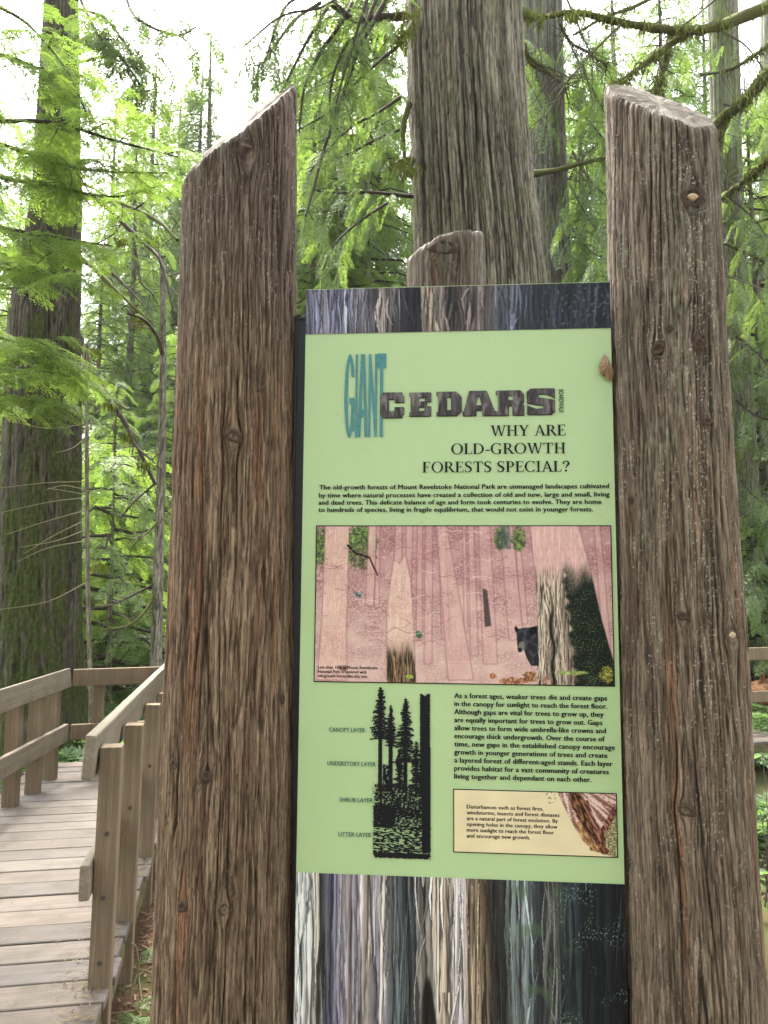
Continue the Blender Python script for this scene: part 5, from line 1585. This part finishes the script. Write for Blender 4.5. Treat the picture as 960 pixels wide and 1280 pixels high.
# hanging moss clumps
def moss_clumps(parent, spots, seed):
    rg_ = np.random.default_rng(seed)
    V, Q = [], []
    for (c, s_, L) in spots:
        n = int(60 * s_ / 0.1)
        for _ in range(n):
            o = np.array(c) + rg_.normal(0, s_ * 0.45, 3) * np.array([1, 1, 0.4])
            l = L * rg_.uniform(0.15, 0.6) * (2.0 if rg_.random() < 0.12 else 1); a = rg_.uniform(0, 6.28); w = 0.008 + 0.008 * rg_.random()
            d = np.array([math.cos(a), math.sin(a), 0]) * w
            tip = o + np.array([rg_.normal(0, 0.25) * l, rg_.normal(0, 0.25) * l, -l])
            k = len(V); V += [o - d, o + d, tip + d * 0.2, tip - d * 0.2]; Q.append((k, k + 1, k + 2, k + 3))
    return link('hanging_moss', mesh_np('hanging_moss', np.array(V), np.array(Q)), M['moss'], parent)
sp = []
for pts, Y0, Y1, r0, r1 in limbs[:7] + limbs[8:9]:
    P, rd = px_path(pts, Y0, Y1, r0, r1)
    for i in range(len(P) - 1):
        for q in np.linspace(0, 1, 4, endpoint=False):
            if rg.random() < 0.6: sp.append((P[i] * (1 - q) + P[i + 1] * q, 0.06 + rd[i] * 1.0, 0.09 + 2.0 * rd[i] * rg.random()))
for x, y in ((645, 14), (604, 36), (672, 22), (720, 18)):
    sp.append((at(x, y, 8.4), 0.16, 0.16))
moss_clumps(t4, sp, 5)
sp = [(at(x, y, 6.1), 0.10, 0.13) for x, y in ((514, 18), (508, 40), (500, 52), (498, 205), (512, 214))]
for q_ in sp: moss_clumps(cedar, [q_], 6)

# --- sapling's dead twigs reaching left
tws = [([(107, 602), (60, 604), (0, 610)], ), ([(107, 622), (60, 628), (0, 641)], ), ([(107, 638), (60, 652), (8, 668)], ), ([(108, 650), (70, 668), (30, 692)], ), ([(108, 662), (70, 676), (25, 684)], ), ([(108, 676), (60, 685), (22, 702)], ), ([(108, 728), (60, 752), (0, 762)], ), ([(106, 530), (60, 534), (10, 526)], ), ([(106, 548), (90, 560), (70, 566)], ), ([(107, 612), (80, 608), (58, 612)], ), ([(107, 618), (84, 614), (60, 610)], )]
for i, (pts,) in enumerate(tws):
    tube_obj('twig', [px_path([(x_, y_ + rg.normal(0, 1.0) * (i_ == 1)) for i_, (x_, y_) in enumerate(pts)], 7.7, 7.3, 0.0048, 0.0024)], M['twig_pale'], sap, 5, 0.05, seed=i)

# --- arching mossy limbs between the mossy trunk and the reddish log
arch = [
    ([(98, 245), (130, 250), (170, 262), (200, 278), (222, 300)], 8.4, 7.0, 0.026, 0.010),
    ([(130, 255), (170, 295), (198, 322), (208, 350), (216, 385)], 8.2, 7.4, 0.020, 0.008),
    ([(165, 290), (172, 330), (176, 352), (192, 368)], 7.8, 7.4, 0.013, 0.005),
    ([(98, 320), (120, 338), (150, 368), (188, 402)], 8.6, 7.8, 0.022, 0.010),
    ([(128, 328), (155, 356), (178, 380)], 8.2, 7.8, 0.014, 0.006),
    ([(98, 420), (112, 455), (132, 492), (160, 535), (194, 606)], 8.6, 8.4, 0.034, 0.014),
    ([(110, 450), (122, 480), (140, 500), (160, 512)], 8.5, 8.0, 0.02, 0.01),
    ([(194, 604), (170, 625), (150, 647)], 8.6, 8.3, 0.012, 0.005),
    ([(160, 535), (172, 560), (190, 575)], 8.4, 8.2, 0.016, 0.007),
    ([(196, 735), (183, 762), (160, 782), (125, 788)], 8.6, 8.2, 0.014, 0.006),
    ([(196, 728), (170, 742), (140, 756), (118, 760)], 8.6, 8.2, 0.010, 0.004),
    ([(204, 446), (196, 420), (180, 400), (160, 392)], 8.6, 8.0, 0.018, 0.008),
    ([(200, 650), (185, 665), (172, 676)], 8.6, 8.3, 0.012, 0.006),
    ([(60, 230), (110, 232), (160, 262), (195, 240)], 8.4, 7.2, 0.012, 0.005),
]
tw = []
for i, (pts, Y0, Y1, r0, r1) in enumerate(arch):
    p = px_path(pts, Y0, Y1, r0 * 1.4, r1 * 1.5)
    tube_obj('limb', [p], M['mossy_limb'] if i % 3 == 0 or i == 6 else M['twig'], t3 if i < 7 or i == 13 else thin, 7, 0.15, seed=i)
    tw += twigs_off(p, 9, 0.35, 0.005, rg, 0.2)
fo = Foliage()
for pts in ([(92, 10), (130, 22), (160, 60), (172, 88)], [(157, -4), (172, 24), (220, 44), (246, 33)], [(98, 78), (125, 72), (148, 70), (170, 98), (186, 122)], [(100, -2), (120, 40), (128, 50)]):
    p = px_path(pts, 8.6, 7.4, 0.02, 0.009); tube_obj('limb', [p], M['twig'], t3, 6, 0.1); tq = twigs_off(p, 16, 0.5, 0.005, rg, 0.1); tw += tq
    fo.add(branch_sprays(p[0], 14, 0.42, 0.3, rg, 0.15, 0.45, 0.4, 55, 0.2))
    for w_ in tq: fo.add(branch_sprays(w_[0], 3, 0.34, 0.26, rg, 0.2, 0.4, 0.4, 55, 0.2))
fo.build('foliage', T_MID, M['leaf_mid'], t3, rg)
tube_obj('twigs', tw, M['twig'], t3, 4, 0)['kind'] = 'stuff'
sp = [(at(x, y, 8.4), 0.10, 0.16) for x, y in ((120, 470), (140, 505), (165, 545), (180, 580), (118, 438), (150, 300), (125, 250), (190, 300), (175, 400), (122, 705))]
for i_, q_ in enumerate(sp): moss_clumps(t3, [q_], 8 + i_)

# ------------------------------------------------------------------ leafy boughs close by
def leafy(parent, boughs, tpls, mat, rg, n=16, s0_=0.5, s1_=0.3, tone=0.6, spread=58, droop=0.3, hang=0.0, start=0.15, sub=True, wood=None):
    f_ = Foliage(); wd = []
    for pts, Y0, Y1, r0 in boughs:
        p = px_path(pts, Y0, Y1, r0, r0 * 0.25)
        wd.append(p)
        f_.add(branch_sprays(p[0], n, s0_, s1_, rg, start, droop, tone, spread, hang))
        if sub:                                   # secondary branchlets carry sprays too
            for w_ in twigs_off(p, max(4, n // 3), s0_ * 1.3, r0 * 0.4, rg, 0.15 + hang):
                w_[0][1:, 2] = w_[0][0, 2] + (w_[0][1:, 2] - w_[0][0, 2]) * (0.3 if hang < 0.1 else 1.0)
                wd.append((w_[0], w_[1] * 0.6))
                f_.add(branch_sprays(w_[0], 5, s0_ * 0.85, s1_ * 0.85, rg, 0.15, droop, tone, spread, hang))
    tube_obj('bough', wd, wood or M['twig'], parent, 5, 0.05)
    f_.build('foliage', tpls, mat, parent, rg)

rg = np.random.default_rng(91)
hem = thing('hemlock_tree', 'young hemlock with bright feathery boughs reaching in at the upper left edge', 'tree', (-3.9, 5.2, GROUND_Z))
trunk('trunk', hem, [(0, -255, -225), (600, -260, -222), (1000, -265, -216)], 5.2, GROUND_Z - 0.2, 9, 480, col_fn((0.1, 0.085, 0.06), (0.2, 0.18, 0.14), (0.03, 0.025, 0.02), m_amt=0.5, seed=481), nu=40, nz=120, sc=1.4)
leafy(hem, [
    ([(-230, 120), (-60, 150), (60, 152), (140, 175), (222, 196)], 5.2, 4.7, 0.022),
    ([(-230, 150), (-40, 170), (65, 202), (125, 214), (210, 216)], 5.2, 4.9, 0.020),
    ([(-230, 40), (-40, 60), (40, 82), (90, 110), (112, 150)], 5.2, 5.0, 0.02),
    ([(-230, -40), (-60, -10), (20, 20), (62, 60), (88, 96)], 5.2, 5.2, 0.02),
    ([(-230, 230), (-60, 270), (30, 290), (90, 300), (142, 308)], 5.2, 4.6, 0.018),
    ([(-230, 270), (-80, 320), (0, 335), (60, 342), (110, 345)], 5.2, 4.6, 0.016),
    ([(-230, 330), (-60, 400), (10, 425), (50, 432), (82, 440)], 5.2, 4.7, 0.014),
    ([(-230, 420), (-80, 480), (-10, 492), (30, 500), (60, 505)], 5.2, 4.7, 0.012),
    ([(-230, 180), (-60, 212), (60, 232), (140, 246), (200, 232)], 5.2, 5.1, 0.02),
    ([(-230, 370), (-90, 440), (-20, 452), (40, 462), (88, 470)], 5.2, 4.9, 0.013),
], T_NEAR, M['leaf_near'], rg, n=20, s0_=0.46, s1_=0.26, tone=0.6, droop=0.22)

# darker drooping boughs at the right, on the slim mossy tree
leafy(t4, [
    ([(905, 300), (870, 330), (930, 352), (975, 372)], 11.8, 10.1, 0.02),
    ([(920, 420), (945, 440), (970, 470), (985, 500)], 11.8, 10.7, 0.02),
    ([(920, 500), (945, 520), (975, 530), (1000, 560)], 11.8, 10.4, 0.02),
    ([(900, 240), (930, 262), (955, 290), (970, 330)], 11.8, 10.7, 0.02),
    ([(905, 130), (935, 140), (960, 170), (985, 210)], 11.8, 10.5, 0.02),
    ([(905, 40), (935, 60), (962, 100), (980, 130)], 11.8, 10.7, 0.02),
    ([(905, -10), (870, 20), (820, 60), (790, 130)], 11.8, 10.9, 0.02),
    ([(925, 600), (945, 622), (975, 640)], 11.8, 10.9, 0.016),
    ([(925, 690), (945, 705), (968, 720)], 11.8, 11.1, 0.016),
], T_CEDAR, M['leaf_mid'], rg, n=12, s0_=0.62, s1_=0.42, tone=0.55, droop=0.5, hang=0.25)
# boughs of the trunk behind the cedar's shoulder: brighter green tier between cedar and right log
leafy(t2, [
    ([(716, 130), (735, 150), (755, 175), (775, 205)], 10.8, 9.6, 0.02),
    ([(716, 190), (730, 215), (752, 240), (780, 262)], 10.8, 9.2, 0.02),
    ([(712, 230), (725, 255), (745, 285), (775, 300)], 10.8, 9.2, 0.02),
    ([(712, 280), (725, 300), (745, 318), (775, 330)], 10.8, 9.2, 0.02),
    ([(712, 320), (730, 335), (750, 345), (780, 352)], 10.8, 9.4, 0.02),
    ([(705, 40), (720, 70), (740, 110), (760, 150)], 10.8, 9.8, 0.02),
    ([(705, -10), (722, 30), (735, 60), (750, 80)], 10.8, 9.8, 0.02),
    ([(650, 20), (640, 60), (670, 120), (690, 160)], 10.8, 9.8, 0.016),
], T_CEDAR, M['leaf_mid'], rg, n=16, s0_=0.62, s1_=0.45, tone=0.5, droop=0.4, hang=0.2)

# ------------------------------------------------------------------ trees of the wood behind
def crown_mesh(name, h0, h1, Lmax, n_br, tpls, size, seed, droop=0.35, per=9, sparse=0.0, tone=0.5):
    r_ = np.random.default_rng(seed)
    f_ = Foliage(); wood = []
    for i in range(n_br):
        t = (i + r_.random()) / n_br
        z = h0 + (h1 - h0) * t
        L = Lmax * (1 - t) ** 0.75 * r_.uniform(0.6, 1.1) + 0.25
        a = i * 2.399 + r_.normal(0, 0.3)
        u_ = np.array([math.cos(a), math.sin(a), 0])
        pts = [np.array([0, 0, z]) + u_ * L * q + np.array([0, 0, (0.12 * q - droop * q * q) * L]) + r_.normal(0, 0.05 * L, 3) * (q > 0) for q in (0, 0.33, 0.66, 1.0)]
        wood.append((np.array(pts), np.array([0.028, 0.02, 0.012, 0.004]) * (0.4 + L / Lmax)))
        if r_.random() < sparse: continue
        k = max(3, int(per * L / Lmax) + 2)
        f_.add(branch_sprays(np.array(pts), k, size, size * 0.7, r_, 0.12, 0.35, np.clip(tone + r_.normal(0, 0.15), 0, 1), 58, 0.1))
    V, Q, T = place_sprays(tpls, *f_.a[:3], f_.a[3], f_.a[4], r_)
    cm = mesh_np(name, V, Q, {'tone': T})
    Vw, Qw = tubes(wood, 4, 0, 1)
    return cm, mesh_np('branches', Vw, Qw, smooth=True)

def trunk_mesh(h, r0, seed, cf):
    zs = np.linspace(0, 1, 150)
    V, col, _ = column(lambda z: (0.05 * np.sin(z * 0.35 + seed), 0.05 * np.cos(z * 0.3 + seed)), lambda z: r0 * np.clip(1 - z / (h * 1.06), 0.03, 1) * (1 + 0.4 * np.exp(-np.maximum(z, 0) / 0.5)), -0.5, lambda x, y: np.full_like(x, h), 36, zs, 2.0, seed, cf, ())
    return mesh_np('trunk', V.reshape(-1, 3), grid_quads(36, 150, True), {'col': col.reshape(-1, 3)}, smooth=True)

KINDS = []
def kind(label, group, h, r0, h0, Lmax, n_br, tpl, size, mat, seed, name='conifer_tree', **kw):
    cf = col_fn((0.10, 0.09, 0.07), (0.22, 0.20, 0.16), (0.04, 0.035, 0.028), m_amt=0.6, m_lo=0.15, seed=seed)
    tm = trunk_mesh(h, r0, seed, cf)
    cm, bm_ = crown_mesh('crown', h0, h * 0.99, Lmax, n_br, tpl, size, seed, **kw)
    KINDS.append(dict(label=label, group=group, t=tm, c=cm, b=bm_, mat=mat, name=name, h=h))
kind('young bushy hemlock with pale green boughs down to the ferns behind the railing', 'bushy hemlocks of the understory', 11, 0.13, 0.4, 2.6, 120, T_MID, 0.50, M['leaf_mid'], 501, tone=0.6, per=12)
kind('tall straight conifer with bare lower trunk deep in the wood', 'tall conifers deep in the wood', 24, 0.38, 6.0, 3.6, 150, T_MID, 0.75, M['leaf_mid'], 502, sparse=0.15, tone=0.5)
kind('slender drooping cedar in the lighter gaps of the wood', 'slender cedars in the gaps', 15, 0.2, 1.2, 2.5, 150, T_MID, 0.56, M['leaf_mid'], 503, droop=0.55, tone=0.5, per=11)
kind('low spreading hemlock sapling among the ferns', 'hemlock saplings in the ferns', 4.2, 0.05, 0.3, 1.7, 50, T_MID, 0.5, M['leaf_near'], 504, name='sapling', tone=0.7)

def put_tree(k, px, Y, s_=1.0, rz=None):
    K = KINDS[k]
    x = (px - 480) / F * Y
    root = thing(K['name'], K['label'], 'tree' if K['name'] != 'sapling' else 'sapling', (0, 0, 0), K['group'])
    for nm, me, mt in (('trunk', K['t'], M['bark']), ('branches', K['b'], M['twig']), ('crown', K['c'], K['mat'])):
        o = bpy.data.objects.new(nm, me); COL.objects.link(o); o.parent = root
        if not len(me.materials): me.materials.append(mt)
        if nm == 'branches': o['kind'] = 'stuff'
    root.location = (x, Y, float(ground_h(np.array(x), np.array(Y))) - 0.05)
    root.rotation_euler = (0, 0, rz if rz is not None else (px * 0.37 + Y) % 6.28)
    root.scale = (s_, s_, s_)
    return root
# (kind, photo x, distance, scale) - lower beyond the left log where the sky opens
TREES = [
    (0, 5, 14.5, 0.9), (0, 140, 14.0, 0.55), (0, 215, 17.5, 0.75), (0, 320, 16.0, 0.62), (0, 420, 12.0, 0.85), (0, 470, 15.5, 1.1), (0, -60, 12.0, 1.0),
    (2, 115, 20, 0.80), (2, 178, 24, 0.86), (2, 300, 20, 0.74), (2, 395, 17, 0.95), (2, 455, 20, 1.25), (2, 30, 21, 1.1), (2, 345, 26, 0.95),
    (1, 246, 31, 1.08), (1, 440, 30, 1.0), (1, 520, 26, 1.0), (1, 20, 33, 0.9),
    (0, 735, 15.0, 1.2), (0, 960, 12.5, 1.0), (0, 1010, 14, 1.1), (2, 690, 19, 1.2), (2, 760, 22, 1.25), (2, 850, 18, 1.2), (2, 905, 21, 1.3), (2, 985, 23, 1.2),
    (1, 700, 28, 1.0), (1, 785, 25, 1.0), (1, 845, 30, 1.0), (1, 890, 34, 1.0),
    (2, 170, 29, 1.55), (2, 232, 31, 1.62), (2, 205, 35, 1.75), (0, 345, 24, 1.75), (2, 318, 33, 1.5), (2, 385, 12.5, 0.78), (2, 455, 13.5, 1.0), (0, 345, 14.0, 0.95), (2, 430, 16, 1.25), (2, 350, 19, 1.05), (1, 160, 36, 1.02), (1, 205, 40, 1.0), (1, 280, 38, 0.98), (1, 120, 42, 1.25), (2, 150, 22, 1.05), (1, 345, 36, 1.05),
    (3, 140, 10.5, 1.0), (3, 165, 13.0, 1.1), (3, 60, 11.5, 1.0), (3, 940, 11.4, 0.8), (3, 360, 12.5, 1.1), (3, 100, 15, 1.3),
]
for k, px, Y, s_ in TREES:
    put_tree(k, px, Y, s_)
for k, x_, y_, s_ in ((1, -5.5, -3.0, 1.0), (1, 4.5, -4.0, 1.0), (1, -1.0, -7.5, 1.05), (1, 9.0, 1.0, 1.0), (1, -9.5, 2.0, 1.0), (2, 2.5, -6.5, 1.1), (2, -4.0, -7.0, 1.1)):  # added trees out of view, there to shade the foreground
    t_ = put_tree(k, 480, 10, s_); t_.location.x = x_; t_.location.y = y_
    t_['label'] = 'added tall conifer behind the viewpoint, unseen, shading the foreground'; t_['group'] = 'added unseen conifers shading the foreground'

# ------------------------------------------------------------------ far wood and undergrowth, nobody could count them
def far_wood():
    r_ = np.random.default_rng(601)
    O, D, N, S, T = [], [], [], [], []
    for i in range(5200):
        Y = r_.uniform(34, 62); px = r_.uniform(-260, 1220)
        x = (px - 480) / F * Y
        hmax = 13 + 12 * perlin(np.array(px / 60.0), np.array(Y / 9.0), 602)
        if 85 < px < 370: hmax = min(hmax, 10 + 6 * perlin(np.array(px / 24.0), np.array(1.3), 603) + 0.12 * (Y - 34))
        elif px > 600 or px < 60: hmax += 6
        z = r_.uniform(-0.3, max(float(hmax), 4.0))
        O.append((x, Y, z)); D.append((r_.normal(), r_.normal(), -0.5)); N.append((r_.normal(0, .5), r_.normal(0, .5), 1)); S.append(r_.uniform(1.2, 2.4)); T.append(np.clip(r_.normal(0.55, .25), 0, 1))
    V, Q, Tn = place_sprays(T_FAR, O, D, N, S, T, r_)
    o = link('far_woods', mesh_np('far_woods', V, Q, {'tone': Tn}), M['leaf_mid'])
    tag(o, 'pale mass of distant conifers closing the gaps between nearer trunks', 'woods', kind='stuff')
far_wood()

def undergrowth():
    r_ = np.random.default_rng(611)
    O, D, N, S, T = [], [], [], [], []
    n = 0
    while n < 5200:
        Y = 6.5 + 26 * r_.random() ** 1.5; px = r_.uniform(-150, 1110)
        x = (px - 480) / F * Y
        # keep the boardwalk clear
        q = np.array([x, Y]) - b0; along = q @ D2; off = q @ np.array([-D2[1], D2[0]])
        if -1 < along < 12.6 and -1.75 < off < 0.3: continue
        q = np.array([x, Y]) - E0; a2 = q @ DW; o2 = q @ DL
        if -3 < a2 < 4.6 and -1.9 < o2 < 0.2: continue
        if perlin(np.array(x * 0.5), np.array(Y * 0.5), 612) < -0.25: continue
        h = 0.15 + 0.7 * r_.random() * sstep(7.0, 10.5, np.array(Y)) * (0.6 + 0.5 * perlin(np.array(x * 0.35), np.array(Y * 0.35), 613))
        a = r_.uniform(0, 6.28)
        base = (x, Y, float(ground_h(np.array(x), np.array(Y))) + float(h))
        for _ in range(2):
            a += r_.uniform(1, 3)
            O.append(base); D.append((math.cos(a), math.sin(a), r_.uniform(-0.3, 0.5))); N.append((r_.normal(0, .3), r_.normal(0, .3), 1)); S.append(r_.uniform(0.35, 0.75)); T.append(np.clip(r_.normal(0.6, .25), 0, 1))
        n += 1
    V, Q, Tn = place_sprays(T_MID, O, D, N, S, T, r_)
    o = link('undergrowth', mesh_np('undergrowth', V, Q, {'tone': Tn}), M['leaf_shrub'])
    tag(o, 'light green ferns and low shrubs covering the forest floor beyond the boardwalk', 'undergrowth', kind='stuff')
undergrowth()

# broad-leaved plant low at the right edge
def broad_plant():
    r_ = np.random.default_rng(621)
    c = at(962, 1010, 5.4)
    root = thing('broad_leaved_shrub', 'broad leaved bluish green shrub low at the right edge behind the speckled log', 'shrub', (float(c[0]), float(c[1]), GROUND_Z))
    V, Q, T, st = [], [], [], []
    for i in range(46):
        px, py, Y = r_.uniform(938, 1010), r_.uniform(925, 1290), r_.uniform(4.6, 6.0)
        p = at(px, py, Y)
        if p[2] < GROUND_Z: continue
        a = r_.uniform(0, 6.28); d = np.array([math.cos(a), math.sin(a), r_.uniform(-0.5, 0.1)]); s_ = np.array([-math.sin(a), math.cos(a), r_.uniform(-.3, .3)])
        L = r_.uniform(0.10, 0.19); W = L * 0.42
        pr = [(0, 0), (0.25, .75), (0.5, 1), (0.78, .6), (1, 0)]
        k = len(V); t_ = np.clip(r_.normal(.5, .25), 0, 1)
        for (q, w) in pr:
            bend = np.array([0, 0, -0.25 * L * q * q])
            for sgn in (-1, 0, 1):
                V.append(p + d * L * q + s_ * sgn * W * w * 0.5 + bend + np.array([0, 0, 0.03 * abs(sgn) * w])); T.append(t_)
        for j in range(4):
            for m_ in (0, 1):
                x_ = k + j * 3 + m_; Q.append((x_, x_ + 1, x_ + 4, x_ + 3))
        st.append((np.array([[c[0] + r_.normal(0, .05), c[1] + r_.normal(0, .05), GROUND_Z], (p + c) / 2 * np.array([1, 1, 0]) + np.array([0, 0, (p[2] + GROUND_Z) / 2 + .1]), p]), np.array([0.006, 0.004, 0.002])))
    link('foliage', mesh_np('foliage', np.array(V), np.array(Q), {'tone': np.array(T)}, smooth=True), M['leaf_shrub'], root)
    tube_obj('stems', st, M['twig'], root, 4, 0)['kind'] = 'stuff'
broad_plant()

# weathered reddish log lying behind the far railing, at the right edge
fl = thing('fallen_log', 'reddish brown fallen log under the far railing at the right edge', 'log', tuple(at(950, 880, 10.6)[:2]) + (0,))
p = np.array([at(925, 885, 10.9), at(945, 872, 10.6), at(985, 866, 10.4), at(1040, 850, 10.2)])
k = NT('rotten_wood'); nz_ = k.noise(k.coord((1, 1, 3)), 14, 5, 0.65)
M['rot'] = k.bsdf(k.ramp(nz_, [(0.3, (0.08, 0.04, 0.022)), (0.5, (0.24, 0.12, 0.06)), (0.7, (0.38, 0.24, 0.14))]), 0.9, k.bump(nz_, 0.8, 0.03), 0.1)
tube_obj('trunk', [(p, np.array([0.10, 0.2, 0.24, 0.22]))], M['rot'], fl, 14, 0.12)
tube_obj('broken_branch', [(p[1] + np.array([[0, 0, 0.1], [0.05, -0.1, 0.25], [0.0, -0.2, 0.38]]), np.array([0.05, 0.035, 0.015]))], M['rot'], fl, 7, 0.15)

# litter on the forest floor beside the deck
def litter():
    r_ = np.random.default_rng(631)
    V, Q, C = [], [], []
    cols = np.array([(0.10, 0.055, 0.032), (0.17, 0.10, 0.06), (0.24, 0.15, 0.09), (0.06, 0.04, 0.028), (0.15, 0.14, 0.06)])
    for i in range(9000):
        x = r_.uniform(-2.2, 0.2); y = r_.uniform(2.4, 7.5)
        q = np.array([x, y]) - E0
        if q @ DL < -0.05: continue
        z = float(ground_h(np.array(x), np.array(y))) + r_.uniform(0.0, 0.015)
        a = r_.uniform(0, 6.28); L = r_.uniform(0.02, 0.08); w = r_.uniform(0.0015, 0.006)
        d = np.array([math.cos(a), math.sin(a), r_.normal(0, .15)]) * L / 2; s_ = np.array([-math.sin(a), math.cos(a), 0]) * w
        c = np.array([x, y, z]); kk = len(V)
        V += [c - d - s_, c - d + s_, c + d + s_, c + d - s_]; Q.append((kk, kk + 1, kk + 2, kk + 3)); C += [cols[r_.integers(5)]] * 4
    k = NT('needle_litter'); m = k.bsdf(k.attr('col'), 0.9, None, 0.1)
    o = link('litter', mesh_np('litter', np.array(V), np.array(Q), {'col': np.array(C)}), m)
    tag(o, 'brown needles and bark scraps strewn on the ground beside the deck', 'litter', kind='stuff')
    f_ = Foliage()
    for px, py in ((160, 1225), (172, 1262), (150, 1265), (182, 1205), (165, 1275), (190, 1240)):
        c = on_floor(px, py, GROUND_Z + 0.02)
        a = r_.uniform(0, 6.28)
        f_.add(([c], [np.array([math.cos(a), math.sin(a), 0.1])], [np.array([0, 0, 1.])], [r_.uniform(0.16, 0.28)], [0.6]))
    V, Q, T = place_sprays(T_NEAR, *f_.a[:3], f_.a[3], f_.a[4], r_)
    o = link('litter', mesh_np('fallen_sprig', V, Q, {'tone': T}), M['leaf_shrub'])
    tag(o, 'fallen green sprigs on the needle litter below the near railing', 'litter', kind='stuff')
litter()
def deck_needles():
    r_ = np.random.default_rng(641)
    V, Q, C = [], [], []
    cols = np.array([(0.10, 0.055, 0.03), (0.17, 0.10, 0.055), (0.06, 0.04, 0.028), (0.14, 0.13, 0.05), (0.20, 0.15, 0.09)])
    for i in range(2600):
        a2 = r_.uniform(-0.6, 4.4); e = abs(r_.normal(0, 0.10))
        o2 = -e - 0.01 if r_.random() < 0.55 else (-WIDTH + e + 0.02 if r_.random() < 0.7 else r_.uniform(-WIDTH, 0))
        p2 = E0 + DW * a2 + DL * o2
        a = r_.uniform(0, 6.28); L = r_.uniform(0.008, 0.035); w = r_.uniform(0.001, 0.003)
        d = np.array([math.cos(a), math.sin(a), 0]) * L / 2; s_ = np.array([-math.sin(a), math.cos(a), 0]) * w
        c = np.array([p2[0], p2[1], 0.007]); kk = len(V)
        V += [c - d - s_, c - d + s_, c + d + s_, c + d - s_]; Q.append((kk, kk + 1, kk + 2, kk + 3)); C += [cols[r_.integers(5)]] * 4
    o = link('needle_litter', mesh_np('needle_litter', np.array(V), np.array(Q), {'col': np.array(C)}), bpy.data.materials['needle_litter'])
    tag(o, 'brown needles gathered along the edges of the boardwalk planks', 'litter', kind='stuff')
deck_needles()
for i, (pts) in enumerate(([(160, 1208), (175, 1212), (200, 1219)], [(163, 1245), (172, 1210), (170, 1185), (163, 1178)], [(176, 1250), (173, 1215), (176, 1190)])):
    P = np.array([on_floor(x, y, GROUND_Z + 0.03 + 0.12 * (i > 0) * j) for j, (x, y) in enumerate(pts)])
    V, Q = tubes([(P, np.linspace(0.007, 0.003, len(P)))], 5, 0.08)
    o = link('fallen_twig', mesh_np('fallen_twig', V, Q, smooth=True), M['twig_pale'])
    tag(o, ['pale twig lying across the litter below the near railing', 'curled pale stem rising from the litter beside the deck', 'short pale stem standing next to the curled one'][i], 'twig')

# ------------------------------------------------------------------ damp air between the trees
bm = bmesh.new()
bmesh.ops.create_cube(bm, size=1.0)
for v in bm.verts:
    v.co = Vector((v.co.x * 250, v.co.y * 190 + 50, v.co.z * 37 + 14.5))
me = bm_mesh('haze', bm)
hm = bpy.data.materials.new('haze'); hm.use_nodes = True
hm.node_tree.nodes.clear()
ho = hm.node_tree.nodes.new('ShaderNodeOutputMaterial'); pv = hm.node_tree.nodes.new('ShaderNodeVolumePrincipled')
pv.inputs['Color'].default_value = (0.93, 0.97, 0.9, 1)
pv.inputs['Density'].default_value = 0.0004
pv.inputs['Anisotropy'].default_value = 0.2
hm.node_tree.links.new(pv.outputs[0], ho.inputs['Volume'])
tag(link('haze', me, hm), kind='stuff')
